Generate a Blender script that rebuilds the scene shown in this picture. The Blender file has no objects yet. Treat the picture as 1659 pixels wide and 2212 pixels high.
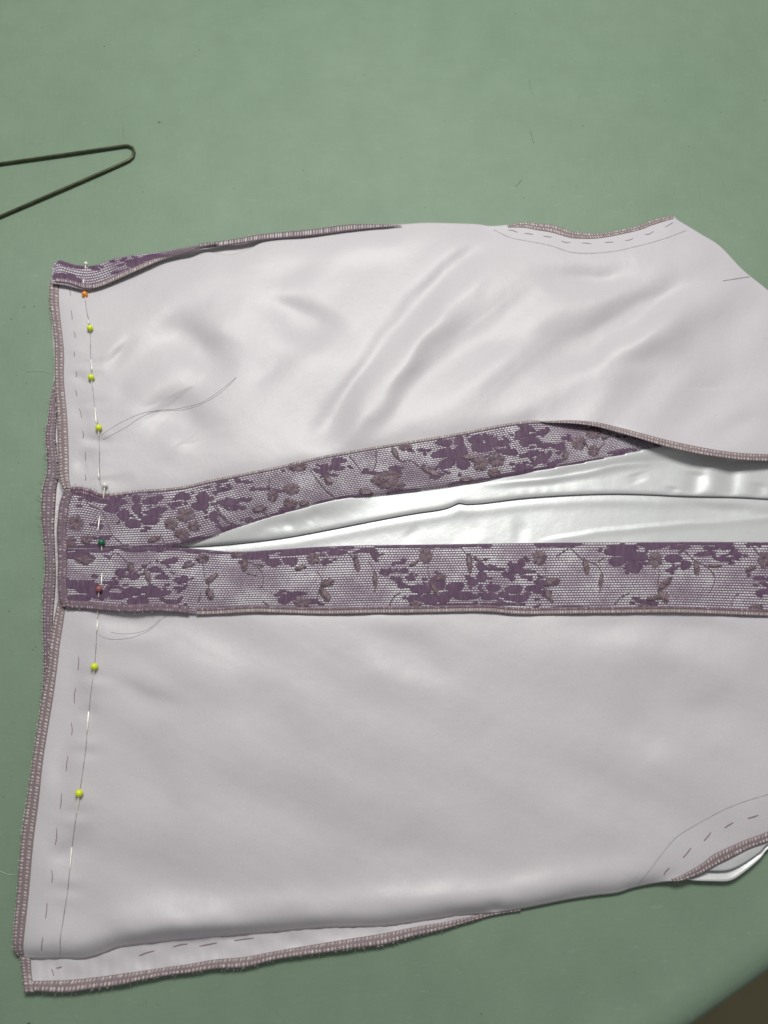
import bpy, math, random
import numpy as np
from mathutils import Vector

random.seed(7)
RNG = np.random.default_rng(11)
scene = bpy.context.scene
COL = scene.collection

# ------------------------------------------------------------------ camera
TILT = math.radians(18.0)
DIST = 0.47
FPX, CX, CY = 1661.0, 829.5, 1106.0          # tracing frame is 1659 x 2212
CAM = np.array([0.0, -DIST * math.sin(TILT), DIST * math.cos(TILT)])
cd = bpy.data.cameras.new("camera")
cam = bpy.data.objects.new("camera", cd)
COL.objects.link(cam)
cam.location = CAM
cam.rotation_euler = (TILT, 0, 0)
cd.sensor_fit = 'HORIZONTAL'
cd.sensor_width = 36.0
cd.lens = 36.0 * FPX / 1659.0
cd.clip_start = 0.01
cd.clip_end = 50.0
cd.dof.use_dof = True
cd.dof.focus_distance = 0.452
cd.dof.aperture_fstop = 11.0
scene.camera = cam

# ------------------------------------------------------------------ light
world = bpy.data.worlds.new("World")
scene.world = world
world.use_nodes = True
bg = world.node_tree.nodes["Background"]
bg.inputs[0].default_value = (0.98, 0.97, 1.0, 1)
bg.inputs[1].default_value = 0.215


def area(name, loc, aim, sx, sy, power, color):
    ld = bpy.data.lights.new(name, 'AREA')
    ld.shape = 'RECTANGLE'
    ld.size, ld.size_y = sx, sy
    ld.energy = power
    ld.color = color
    o = bpy.data.objects.new(name, ld)
    COL.objects.link(o)
    o.location = loc
    o.rotation_euler = (Vector(aim) - Vector(loc)).to_track_quat('-Z', 'Y').to_euler()
    return o


area("hanging_lamp", (0.00, 0.54, 0.92), (0.02, -0.35, 0), 0.56, 0.30, 10.4, (1.0, 1.0, 0.965))

scene.view_settings.view_transform = 'Standard'
scene.view_settings.look = 'None'
scene.view_settings.gamma = 1.0
scene.view_settings.exposure = 0.0

# ------------------------------------------------------------------ helpers
MM = 0.001


def P(x, y, z=0.0):
    """traced point (x, y) at height z [mm] above the table -> world xyz (arrays allowed)"""
    x = np.asarray(x, float); y = np.asarray(y, float); z = np.asarray(z, float) * MM
    dx = (x - CX) / FPX
    dy = -(y - CY) / FPX
    wy = dy * math.cos(TILT) + math.sin(TILT)
    wz = dy * math.sin(TILT) - math.cos(TILT)
    t = (CAM[2] - z) / (-wz)
    return np.stack(np.broadcast_arrays(CAM[0] + t * dx, CAM[1] + t * wy, z), -1)


def A(pts):
    return np.array(pts, float)


def smooth(pts, n):
    """Catmull-Rom through pts, resampled to n points by arc length"""
    p = A(pts)
    if len(p) == 2:
        t = np.linspace(0, 1, n)[:, None]
        return p[0] * (1 - t) + p[1] * t
    e = np.vstack([2 * p[0] - p[1], p, 2 * p[-1] - p[-2]])
    out = []
    for i in range(1, len(e) - 2):
        p0, p1, p2, p3 = e[i - 1], e[i], e[i + 1], e[i + 2]
        t = np.linspace(0, 1, 24, endpoint=False)[:, None]
        out.append(0.5 * ((2 * p1) + (-p0 + p2) * t + (2 * p0 - 5 * p1 + 4 * p2 - p3) * t ** 2 + (-p0 + 3 * p1 - 3 * p2 + p3) * t ** 3))
    q = np.vstack(out + [p[-1:]])
    d = np.concatenate([[0], np.cumsum(np.linalg.norm(np.diff(q, axis=0), axis=1))])
    s = np.linspace(0, d[-1], n)
    return np.stack([np.interp(s, d, q[:, k]) for k in range(q.shape[1])], 1)


def plen(p):
    return np.linalg.norm(np.diff(A(p), axis=0), axis=1).sum()


def poly_dist(x, y, poly):
    """distance, parameter 0..1 along and signed side for arrays x, y"""
    poly = A(poly)
    L = np.concatenate([[0], np.cumsum(np.linalg.norm(np.diff(poly, axis=0), axis=1))])
    best = np.full(x.shape, 1e9); par = np.zeros(x.shape); side = np.zeros(x.shape)
    for i in range(len(poly) - 1):
        a, b = poly[i], poly[i + 1]
        d = b - a; l2 = (d * d).sum()
        t = np.clip(((x - a[0]) * d[0] + (y - a[1]) * d[1]) / l2, 0, 1)
        qx, qy = a[0] + t * d[0], a[1] + t * d[1]
        dist = np.hypot(x - qx, y - qy)
        m = dist < best
        best = np.where(m, dist, best)
        par = np.where(m, (L[i] + t * (L[i + 1] - L[i])) / L[-1], par)
        side = np.where(m, np.sign(d[0] * (y - a[1]) - d[1] * (x - a[0])), side)
    return best, par, side


def ridge(x, y, poly, amp, sig, sig2=None, taper=0.25):
    q = smooth(poly, max(6, 3 * len(poly)))
    m4 = 4 * max(sig, sig2 or sig)
    x, y = np.broadcast_arrays(np.asarray(x, float), np.asarray(y, float))
    out = np.zeros(x.shape)
    near = (x > q[:, 0].min() - m4) & (x < q[:, 0].max() + m4) & (y > q[:, 1].min() - m4) & (y < q[:, 1].max() + m4)
    if not near.any():
        return out
    xn, yn = x[near], y[near]
    wp = 0.12 * max(sig, sig2 or sig)
    d, t, s = poly_dist(xn + wp * wob(xn, yn, 130, 3), yn + wp * wob(xn, yn, 110, 4), q)
    sg = sig if sig2 is None else np.where(s > 0, sig2, sig)
    taper = min(0.5, taper * 1.6)
    e = np.clip(np.minimum(t, 1 - t) / taper, 0, 1)
    e = e * e * (3 - 2 * e)
    out[near] = amp * np.exp(-0.5 * (d / sg) ** 2) * e
    return out


_W = [(RNG.uniform(0, 2 * math.pi), RNG.uniform(0, 2 * math.pi), RNG.uniform(0.6, 1.4)) for _ in range(40)]


def wob(x, y, scale, seed=0):
    """smooth pseudo noise about -1..1"""
    r = np.zeros(np.broadcast(x, y).shape)
    for k in range(7):
        a, ph, f = _W[(seed * 7 + k) % 40]
        r = r + np.sin((x * math.cos(a) + y * math.sin(a)) * f * 2 * math.pi / scale + ph)
    return r / 3.2


class MB:
    def __init__(self):
        self.v, self.f, self.n = [], [], 0

    def add(self, v, f):
        v = np.asarray(v, float).reshape(-1, 3)
        self.v.append(v)
        self.f.extend([tuple(int(i) + self.n for i in q) for q in f])
        self.n += len(v)

    def addn(self, W, f):
        """n copies of one little face set: W is (n, k, 3)"""
        n, k = W.shape[:2]
        if n == 0:
            return
        F = (np.asarray(f)[None] + (self.n + np.arange(n) * k)[:, None, None]).reshape(-1, len(f[0]))
        self.v.append(W.reshape(-1, 3))
        self.f.extend(map(tuple, F.tolist()))
        self.n += n * k

    def blobs(self, C, AX, AY, H):
        """many little six-sided beads at once"""
        C, AX, AY, H = A(C), A(AX), A(AY), A(H)
        t = [(0, 0, 1.0)]
        for th in (math.pi * .25, math.pi * .5, math.pi * .75):
            for k in range(6):
                a = math.pi * k / 3
                t.append((math.sin(th) * math.cos(a), math.sin(th) * math.sin(a), math.cos(th)))
        t = A(t)
        W = C[:, None] + t[None, :, :1] * AX[:, None] + t[None, :, 1:2] * AY[:, None]
        W[..., 2] += t[None, :, 2] * H[:, None]
        f = []
        for k in range(6):
            k2 = (k + 1) % 6
            f += [(0, 1 + k, 1 + k2, 1 + k2)]
        q = []
        for r in range(2):
            for k in range(6):
                k2 = (k + 1) % 6
                q.append((1 + r * 6 + k, 7 + r * 6 + k, 7 + r * 6 + k2, 1 + r * 6 + k2))
        tri = [(0, 1 + k, 1 + (k + 1) % 6) for k in range(6)]
        n, k_ = W.shape[:2]
        base = self.n + np.arange(n) * k_
        for ff in (tri, q):
            F = (np.asarray(ff)[None] + base[:, None, None]).reshape(-1, len(ff[0]))
            self.f.extend(map(tuple, F.tolist()))
        self.v.append(W.reshape(-1, 3))
        self.n += n * k_

    def tube(self, pts, r, sides=6, cap=True):
        p = A(pts); n = len(p)
        r = np.broadcast_to(np.asarray(r, float), (n,))
        t = np.gradient(p, axis=0)
        t /= np.linalg.norm(t, axis=1)[:, None] + 1e-12
        up = np.array([0, 0, 1.0])
        vs = []
        for i in range(n):
            s = np.cross(t[i], up)
            if np.linalg.norm(s) < 1e-3:
                s = np.array([1.0, 0, 0])
            s /= np.linalg.norm(s)
            u = np.cross(s, t[i])
            for k in range(sides):
                a = 2 * math.pi * k / sides
                vs.append(p[i] + r[i] * (math.cos(a) * s + math.sin(a) * u))
        fs = []
        for i in range(n - 1):
            for k in range(sides):
                k2 = (k + 1) % sides
                fs.append((i * sides + k, i * sides + k2, (i + 1) * sides + k2, (i + 1) * sides + k))
        if cap:
            fs.append(tuple(range(sides - 1, -1, -1)))
            fs.append(tuple((n - 1) * sides + k for k in range(sides)))
        self.add(vs, fs)

    def blob(self, c, ax, ay, az, seg=6, rings=4):
        vs = [np.asarray(c) + az]
        for i in range(1, rings):
            th = math.pi * i / rings
            for k in range(seg):
                a = 2 * math.pi * k / seg
                vs.append(np.asarray(c) + math.cos(th) * az + math.sin(th) * (math.cos(a) * ax + math.sin(a) * ay))
        vs.append(np.asarray(c) - az)
        fs = [(0, 1 + k, 1 + (k + 1) % seg) for k in range(seg)]
        for i in range(rings - 2):
            for k in range(seg):
                k2 = (k + 1) % seg
                fs.append((1 + i * seg + k, 1 + (i + 1) * seg + k, 1 + (i + 1) * seg + k2, 1 + i * seg + k2))
        last = len(vs) - 1; b = 1 + (rings - 2) * seg
        fs += [(last, b + (k + 1) % seg, b + k) for k in range(seg)]
        self.add(vs, fs)

    def build(self, name, mat, parent=None, smooth_shade=True):
        me = bpy.data.meshes.new(name)
        me.from_pydata(np.vstack(self.v).tolist(), [], self.f)
        me.update()
        if smooth_shade:
            me.polygons.foreach_set("use_smooth", [True] * len(me.polygons))
        me.materials.append(mat)
        o = bpy.data.objects.new(name, me)
        COL.objects.link(o)
        if parent is not None:
            o.parent = parent
        return o


def empty(name, loc=(0, 0, 0)):
    o = bpy.data.objects.new(name, None)
    COL.objects.link(o)
    o.location = loc
    o.empty_display_size = 0.02
    return o


def tag(o, label=None, cat=None, group=None, kind=None):
    if label: o["label"] = label
    if cat: o["category"] = cat
    if group: o["group"] = group
    if kind: o["kind"] = kind
    return o


def coons(top, bottom, left, right, nu, nv):
    T = smooth(top, nu); B = smooth(bottom, nu); L = smooth(left, nv); R = smooth(right, nv)
    u = np.linspace(0, 1, nu)[None, :, None]; v = np.linspace(0, 1, nv)[:, None, None]
    S = (1 - v) * T[None] + v * B[None] + (1 - u) * L[:, None] + u * R[:, None] \
        - ((1 - u) * (1 - v) * T[0] + u * (1 - v) * T[-1] + (1 - u) * v * B[0] + u * v * B[-1])
    return S[..., 0], S[..., 1]


def grid_mesh(name, X, Y, Z, mat, parent=None, thick=0.35):
    nv, nu = X.shape
    W = P(X, Y, Z).reshape(-1, 3)
    i = np.arange(nv - 1)[:, None] * nu + np.arange(nu - 1)[None, :]
    F = np.stack([i, i + nu, i + nu + 1, i + 1], -1).reshape(-1, 4)
    me = bpy.data.meshes.new(name)
    me.from_pydata(W.tolist(), [], F.tolist())
    me.update()
    me.polygons.foreach_set("use_smooth", [True] * len(me.polygons))
    me.materials.append(mat)
    o = bpy.data.objects.new(name, me)
    COL.objects.link(o)
    if parent is not None:
        o.parent = parent
    if thick:
        m = o.modifiers.new("thickness", 'SOLIDIFY')
        m.thickness = thick * MM
        m.offset = -1
    return o


# ------------------------------------------------------------------ materials
def new_mat(name):
    m = bpy.data.materials.new(name)
    m.use_nodes = True
    nt = m.node_tree
    return m, nt, nt.nodes["Principled BSDF"]


def N(nt, kind, **kw):
    n = nt.nodes.new(kind)
    for k, v in kw.items():
        setattr(n, k, v)
    return n


def ramp(nt, fac, stops):
    r = N(nt, 'ShaderNodeValToRGB')
    el = r.color_ramp.elements
    while len(el) < len(stops):
        el.new(0.5)
    for e, (p, c) in zip(el, stops):
        e.position = p
        e.color = (*c, 1) if len(c) == 3 else c
    nt.links.new(fac, r.inputs[0])
    return r.outputs[0]


def noise(nt, scale, detail=3, rough=0.5, stretch=None, rot=0.0, distortion=0.0):
    tc = N(nt, 'ShaderNodeTexCoord')
    n = N(nt, 'ShaderNodeTexNoise')
    n.inputs['Scale'].default_value = scale
    n.inputs['Detail'].default_value = detail
    n.inputs['Roughness'].default_value = rough
    n.inputs['Distortion'].default_value = distortion
    mp = N(nt, 'ShaderNodeMapping')
    if stretch:
        mp.inputs['Scale'].default_value = stretch
    mp.inputs['Rotation'].default_value = (0, 0, rot)
    nt.links.new(tc.outputs['Object'], mp.inputs[0])
    nt.links.new(mp.outputs[0], n.inputs['Vector'])
    return n.outputs['Fac']


def mix(nt, fac, a, b, mode='MIX'):
    m = N(nt, 'ShaderNodeMix', data_type='RGBA', blend_type=mode)
    for s, v in ((m.inputs[0], fac), (m.inputs[6], a), (m.inputs[7], b)):
        if isinstance(v, (int, float)):
            s.default_value = v
        elif isinstance(v, tuple):
            s.default_value = (*v, 1)
        else:
            nt.links.new(v, s)
    return m.outputs[2]


def bump(nt, height, strength, dist, prev=None):
    b = N(nt, 'ShaderNodeBump')
    b.inputs['Strength'].default_value = strength
    b.inputs['Distance'].default_value = dist
    nt.links.new(height, b.inputs['Height'])
    if prev is not None:
        nt.links.new(prev, b.inputs['Normal'])
    return b.outputs['Normal']


def satin(name, ca, cb, rough, sheen=0.25, spec=0.35, metal=0.0, weave=0.12):
    m, nt, b = new_mat(name)
    n1 = noise(nt, 14, 4, 0.55)
    col = ramp(nt, n1, [(0.3, ca), (0.72, cb)])
    grain = noise(nt, 1500, 2, 0.7)
    col = mix(nt, 0.12, col, ramp(nt, grain, [(0.3, (0.25, 0.25, 0.25)), (0.7, (1, 1, 1))]), 'MULTIPLY')
    nt.links.new(col, b.inputs['Base Color'])
    b.inputs['Roughness'].default_value = rough
    b.inputs['Sheen Weight'].default_value = sheen
    b.inputs['Specular IOR Level'].default_value = spec
    b.inputs['Metallic'].default_value = metal
    n = bump(nt, noise(nt, 1800, 1, 0.5, stretch=(1, 0.25, 1)), weave, 0.0002)
    n = bump(nt, noise(nt, 110, 4, 0.55), 0.14, 0.0014, n)
    nt.links.new(n, b.inputs['Normal'])
    return m


M = {}
M['satin'] = satin('pale_lilac_satin', (0.596, 0.566, 0.590), (0.636, 0.608, 0.626), 0.43, 0.12, 0.50)
M['lining'] = satin('glossy_white_satin', (0.655, 0.668, 0.664), (0.71, 0.72, 0.716), 0.40, 0.05, 0.5, 0.22, 0.06)
M['backing'] = satin('lace_backing_satin', (0.66, 0.64, 0.67), (0.74, 0.72, 0.74), 0.4, 0.1, 0.4)


def thread_mat(name, stops, rough=0.6, bscale=2500):
    m, nt, b = new_mat(name)
    g = N(nt, 'ShaderNodeNewGeometry')
    col = ramp(nt, g.outputs['Random Per Island'], stops)
    nn = noise(nt, bscale, 2, 0.6)
    col = mix(nt, 0.35, col, ramp(nt, nn, [(0.3, (0.45, 0.45, 0.45)), (0.7, (1, 1, 1))]), 'MULTIPLY')
    nt.links.new(col, b.inputs['Base Color'])
    b.inputs['Roughness'].default_value = rough
    b.inputs['Sheen Weight'].default_value = 0.2
    nt.links.new(bump(nt, nn, 0.4, 0.0002), b.inputs['Normal'])
    return m


M['overlock'] = thread_mat('overlock_thread', [(0.0, (0.44, 0.375, 0.375)), (0.5, (0.53, 0.465, 0.455)), (1.0, (0.70, 0.655, 0.635))])
M['overlock_base'] = thread_mat('overlock_base_thread', [(0.0, (0.27, 0.200, 0.208)), (1.0, (0.27, 0.200, 0.208))])
M['overlock_dark'] = thread_mat('overlock_thread_mauve', [(0.0, (0.26, 0.195, 0.205)), (0.6, (0.37, 0.30, 0.305)), (1.0, (0.56, 0.50, 0.48))])
M['overlock_pale'] = thread_mat('overlock_edge_loop', [(0.0, (0.48, 0.45, 0.40)), (1.0, (0.68, 0.66, 0.58))])
M['net'] = thread_mat('lace_net_thread', [(0.0, (0.180, 0.115, 0.175)), (1.0, (0.280, 0.200, 0.270))], 0.6)
M['embroidery'] = thread_mat('embroidery_thread', [(0.0, (0.130, 0.080, 0.098)), (0.65, (0.235, 0.160, 0.182)), (1.0, (0.60, 0.44, 0.47))], 0.45)
M['embroidery_base'] = thread_mat('embroidery_ground', [(0.0, (0.145, 0.092, 0.126)), (1.0, (0.205, 0.140, 0.178))], 0.6)
M['basting'] = thread_mat('basting_thread', [(0.0, (0.34, 0.22, 0.29)), (1.0, (0.34, 0.22, 0.29))])
M['basting_pale'] = thread_mat('pale_basting_thread', [(0.0, (0.50, 0.47, 0.49)), (1.0, (0.50, 0.47, 0.49))])
M['loose'] = thread_mat('loose_lilac_thread', [(0.0, (0.52, 0.44, 0.49)), (1.0, (0.56, 0.48, 0.53))])
M['lint'] = thread_mat('pale_lint', [(0.0, (0.42, 0.56, 0.44)), (1.0, (0.5, 0.62, 0.5))])

m, nt, b = new_mat('woven_purple')
sn = noise(nt, 700, 3, 0.65, stretch=(1, 0.2, 1))
nt.links.new(ramp(nt, sn, [(0.25, (0.086, 0.044, 0.086)), (0.75, (0.152, 0.094, 0.148))]), b.inputs['Base Color'])
b.inputs['Roughness'].default_value = 0.65
b.inputs['Specular IOR Level'].default_value = 0.25
nt.links.new(bump(nt, sn, 0.5, 0.0003), b.inputs['Normal'])
M['woven'] = m

m, nt, b = new_mat('pencil')
pn = noise(nt, 700, 3, 0.7)
nt.links.new(ramp(nt, pn, [(0.3, (0.16, 0.16, 0.17)), (0.75, (0.36, 0.35, 0.36))]), b.inputs['Base Color'])
b.inputs['Roughness'].default_value = 0.7
M['pencil'] = m
m, nt, b = new_mat('faint_pencil')
pn = noise(nt, 700, 3, 0.7)
nt.links.new(ramp(nt, pn, [(0.3, (0.33, 0.33, 0.35)), (0.75, (0.50, 0.48, 0.50))]), b.inputs['Base Color'])
b.inputs['Roughness'].default_value = 0.7
M['faint'] = m

m, nt, b = new_mat('pin_steel')
b.inputs['Base Color'].default_value = (0.92, 0.90, 0.80, 1)
b.inputs['Metallic'].default_value = 0.2
b.inputs['Roughness'].default_value = 0.3
nt.links.new(bump(nt, noise(nt, 900, 2), 0.05, 0.0001), b.inputs['Normal'])
M['steel'] = m


def plastic(name, c):
    m, nt, b = new_mat(name)
    n = noise(nt, 300, 2)
    nt.links.new(mix(nt, n, tuple(x * 0.93 for x in c), c), b.inputs['Base Color'])
    b.inputs['Roughness'].default_value = 0.28
    b.inputs['Coat Weight'].default_value = 0.15
    return m


M['yellow'] = plastic('yellow_plastic', (0.76, 0.86, 0.03))
M['orange'] = plastic('orange_plastic', (0.90, 0.30, 0.02))
M['white'] = plastic('pearl_white_plastic', (0.85, 0.83, 0.76))
M['green'] = plastic('green_plastic', (0.012, 0.16, 0.075))
M['red'] = plastic('dusty_red_plastic', (0.33, 0.11, 0.105))

m, nt, b = new_mat('dark_green_wire')
n = noise(nt, 160, 4, 0.6)
nt.links.new(ramp(nt, n, [(0.3, (0.030, 0.038, 0.016)), (0.75, (0.075, 0.085, 0.036))]), b.inputs['Base Color'])
b.inputs['Roughness'].default_value = 0.35
b.inputs['Metallic'].default_value = 0.3
M['wire'] = m

# the table's green vinyl: mottled, finely creased, with specks and scuffs
m, nt, b = new_mat('green_vinyl')
n_big = noise(nt, 5, 5, 0.6)
n_mid = noise(nt, 38, 5, 0.6)
n_str = noise(nt, 130, 3, 0.6, stretch=(1, 3.5, 1), rot=math.radians(-12), distortion=0.6)
n_str2 = noise(nt, 70, 4, 0.65, stretch=(3, 1, 1), rot=math.radians(25), distortion=0.8)
col = ramp(nt, n_big, [(0.30, (0.196, 0.280, 0.194)), (0.72, (0.232, 0.318, 0.228))])
col = mix(nt, 0.30, col, ramp(nt, n_mid, [(0.3, (0.66, 0.70, 0.66)), (0.7, (1, 1, 1))]), 'MULTIPLY')
col = mix(nt, ramp(nt, n_str, [(0.62, (0, 0, 0)), (0.78, (0.22, 0.22, 0.22))]), col, (0.36, 0.48, 0.36))
vor = N(nt, 'ShaderNodeTexVoronoi')
vor.inputs['Scale'].default_value = 26
tc = N(nt, 'ShaderNodeTexCoord')
nt.links.new(tc.outputs['Object'], vor.inputs['Vector'])
sp = ramp(nt, vor.outputs['Distance'], [(0.022, (1, 1, 1)), (0.040, (0, 0, 0))])
keep = N(nt, 'ShaderNodeMath', operation='GREATER_THAN')
keep.inputs[1].default_value = 0.62
nt.links.new(vor.outputs['Color'], keep.inputs[0])
mul = N(nt, 'ShaderNodeMath', operation='MULTIPLY')
nt.links.new(sp, mul.inputs[0]); nt.links.new(keep.outputs[0], mul.inputs[1])
col = mix(nt, mul.outputs[0], col, (0.075, 0.11, 0.075))
smudge = noise(nt, 24, 6, 0.75, distortion=1.0)
col = mix(nt, ramp(nt, smudge, [(0.66, (0, 0, 0)), (0.80, (0.35, 0.35, 0.35))]), col, (0.12, 0.18, 0.125))
nt.links.new(col, b.inputs['Base Color'])
b.inputs['Roughness'].default_value = 0.55
b.inputs['Specular IOR Level'].default_value = 0.35
nn = bump(nt, noise(nt, 420, 5, 0.6), 0.18, 0.0005)
nn = bump(nt, n_str, 0.04, 0.0008, nn)
nn = bump(nt, n_str2, 0.14, 0.0016, nn)
nt.links.new(nn, b.inputs['Normal'])
M['vinyl'] = m

m, nt, b = new_mat('olive_floor')
n = noise(nt, 3, 5, 0.6)
nt.links.new(ramp(nt, n, [(0.3, (0.23, 0.21, 0.10)), (0.7, (0.31, 0.28, 0.14))]), b.inputs['Base Color'])
b.inputs['Roughness'].default_value = 0.5
M['floor'] = m

# ------------------------------------------------------------------ floor and table
mb = MB()
mb.add([(-3, -3, -0.76), (3, -3, -0.76), (3, 3, -0.76), (-3, 3, -0.76)], [(0, 1, 2, 3)])
tag(mb.build('floor', M['floor'], None, False), kind='structure')

e0 = P(1489.7, 2212, 0); e1 = P(1659, 2092, 0)
ed = (e1 - e0) / np.linalg.norm(e1 - e0)                 # along the visible edge
en = np.array([ed[1], -ed[0], 0.0])                      # outwards, to the lower right
org = e0 - ed * 0.75
mb = MB()
prof = [(-1.25, 0.0)] + [(-w * 0.05, 0.0) for w in range(22, 1, -1)] + \
    [(-0.035, 0.0), (-0.026, 0.0003), (-0.019, 0.0012), (-0.013, 0.0016), (-0.008, 0.0008), (-0.004, -0.0012),
     (-0.001, -0.005), (0.0, -0.010), (0.0, -0.030), (-0.006, -0.036), (-0.05, -0.036)]
nu = 41
vs, fs = [], []
for i in range(nu):
    s = 1.9 * i / (nu - 1)
    for (o_, z_) in prof:
        # the edge bows out a little towards the corner
        bow = 0.004 * math.exp(-((s - 0.80) / 0.25) ** 2)
        q = org + ed * s + en * (o_ + bow)
        vs.append((q[0], q[1], z_))
k = len(prof)
for i in range(nu - 1):
    for j in range(k - 1):
        fs.append((i * k + j, i * k + j + 1, (i + 1) * k + j + 1, (i + 1) * k + j))
mb.add(vs, fs)
table = mb.build('table_top', M['vinyl'])
tag(table, kind='structure')

# ------------------------------------------------------------------ wire hanger (runs out of the frame)
c_u, c_l = A([270, 315]), A([281, 346])
du = A([0, 354]) - c_u; dl = A([0, 468]) - c_l
path = [c_u + du * 2.5, c_u + du * 1.6, c_u + du * 1.0, c_u + du * 0.6, c_u + du * 0.3, c_u + du * 0.1, c_u, A([281, 316]), A([288, 322]), A([289.5, 331]),
        A([286, 340]), c_l + A([0, -1]), c_l + dl * 0.1, c_l + dl * 0.35, c_l + dl * 0.7, c_l + dl * 1.1, c_l + dl * 2.0, c_l + dl * 3.2]
pp = smooth(path, 160)
zz = 1.15 + 0.5 * np.exp(-((pp[:, 0] - 150) / 170.0) ** 2) + 0 * pp[:, 0]
mb = MB()
mb.tube(P(pp[:, 0], pp[:, 1], zz), 1.1 * MM, 12)
hanger = mb.build('wire_hanger', M['wire'])
tag(hanger, 'dark green wire clothes hanger, its bent corner lying on the green table', 'hanger')

# ------------------------------------------------------------------ garment outlines (traced)
garment = empty('garment', tuple(P(829, 1250, 0)))
bpy.context.view_layer.update()
GINV = garment.matrix_world.inverted()
tag(garment, 'pale lilac satin sleeveless top with purple lace bands, inside out on green table', 'top')

U_LEFT = [(110, 600), (109, 655), (119, 733), (120, 820), (124, 887), (127, 971), (129, 1027), (136, 1062)]
U_TOP = [(110, 600), (140, 612), (182, 622), (224, 613), (270, 593), (322, 575), (354, 563), (406, 558), (447, 545), (499, 549), (541, 536),
         (572, 523), (650, 514), (728, 506), (780, 494), (832, 486), (870, 484), (920, 481), (980, 482), (1030, 484), (1061, 488), (1103, 485),
         (1134, 482), (1160, 485), (1191, 487), (1222, 497), (1243, 503), (1290, 506), (1342, 498), (1384, 488), (1410, 477), (1451, 467),
         (1466, 476), (1514, 505), (1555, 531), (1597, 575), (1623, 598), (1659, 627), (1730, 690)]
U_EDGE = [(136, 1062), (175, 1058), (200, 1066), (225, 1074), (300, 1065), (350, 1062), (400, 1056), (450, 1044), (500, 1034), (550, 1024), (600, 1014), (650, 1002),
          (700, 991), (750, 982), (800, 973), (850, 965), (900, 957), (950, 949), (1000, 940), (1050, 930), (1105, 919), (1150, 913),
          (1200, 912), (1240, 914), (1290, 921), (1330, 932), (1380, 946), (1440, 964), (1500, 978), (1550, 986), (1600, 993), (1659, 996), (1730, 1000)]
L_LEFT = [(130, 1285), (121, 1331), (110, 1393), (106, 1440), (94, 1504), (74, 1634), (61, 1726), (48, 1819), (39, 1930), (33, 2004), (30, 2044), (36, 2064)]
L_BOT = [(36, 2064), (70, 2071), (129, 2070), (178, 2071), (222, 2060), (259, 2046), (333, 2037), (400, 2030), (464, 2024), (540, 2018), (620, 2011), (700, 2004),
         (780, 2002), (830, 2001), (900, 1992), (980, 1980), (1070, 1972), (1128, 1963), (1224, 1944), (1282, 1935), (1333, 1929), (1368, 1918),
         (1416, 1908), (1454, 1903), (1474, 1901), (1512, 1887), (1554, 1865), (1592, 1846), (1624, 1830), (1659, 1817), (1730, 1790)]
F_BOT = [(53, 2144), (70, 2141), (140, 2144), (192, 2137), (259, 2128), (303, 2118), (370, 2106), (407, 2102), (464, 2093), (530, 2089), (600, 2072),
         (700, 2058), (770, 2048), (830, 2040), (900, 2021), (960, 2007), (1020, 1989), (1070, 1976), (1125, 1967)]
F_LEFT = [(112, 600), (112, 700), (117, 800), (108, 871), (102, 910), (101, 944), (104, 985), (103, 1020), (95, 1056), (92, 1100), (94, 1140), (98, 1177), (99, 1233),
          (96, 1275), (95, 1345), (97, 1415), (95, 1470), (88, 1540)]
FLAP_LEFT = [(50, 2030), (46, 2067), (50, 2115), (53, 2144)]

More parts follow.
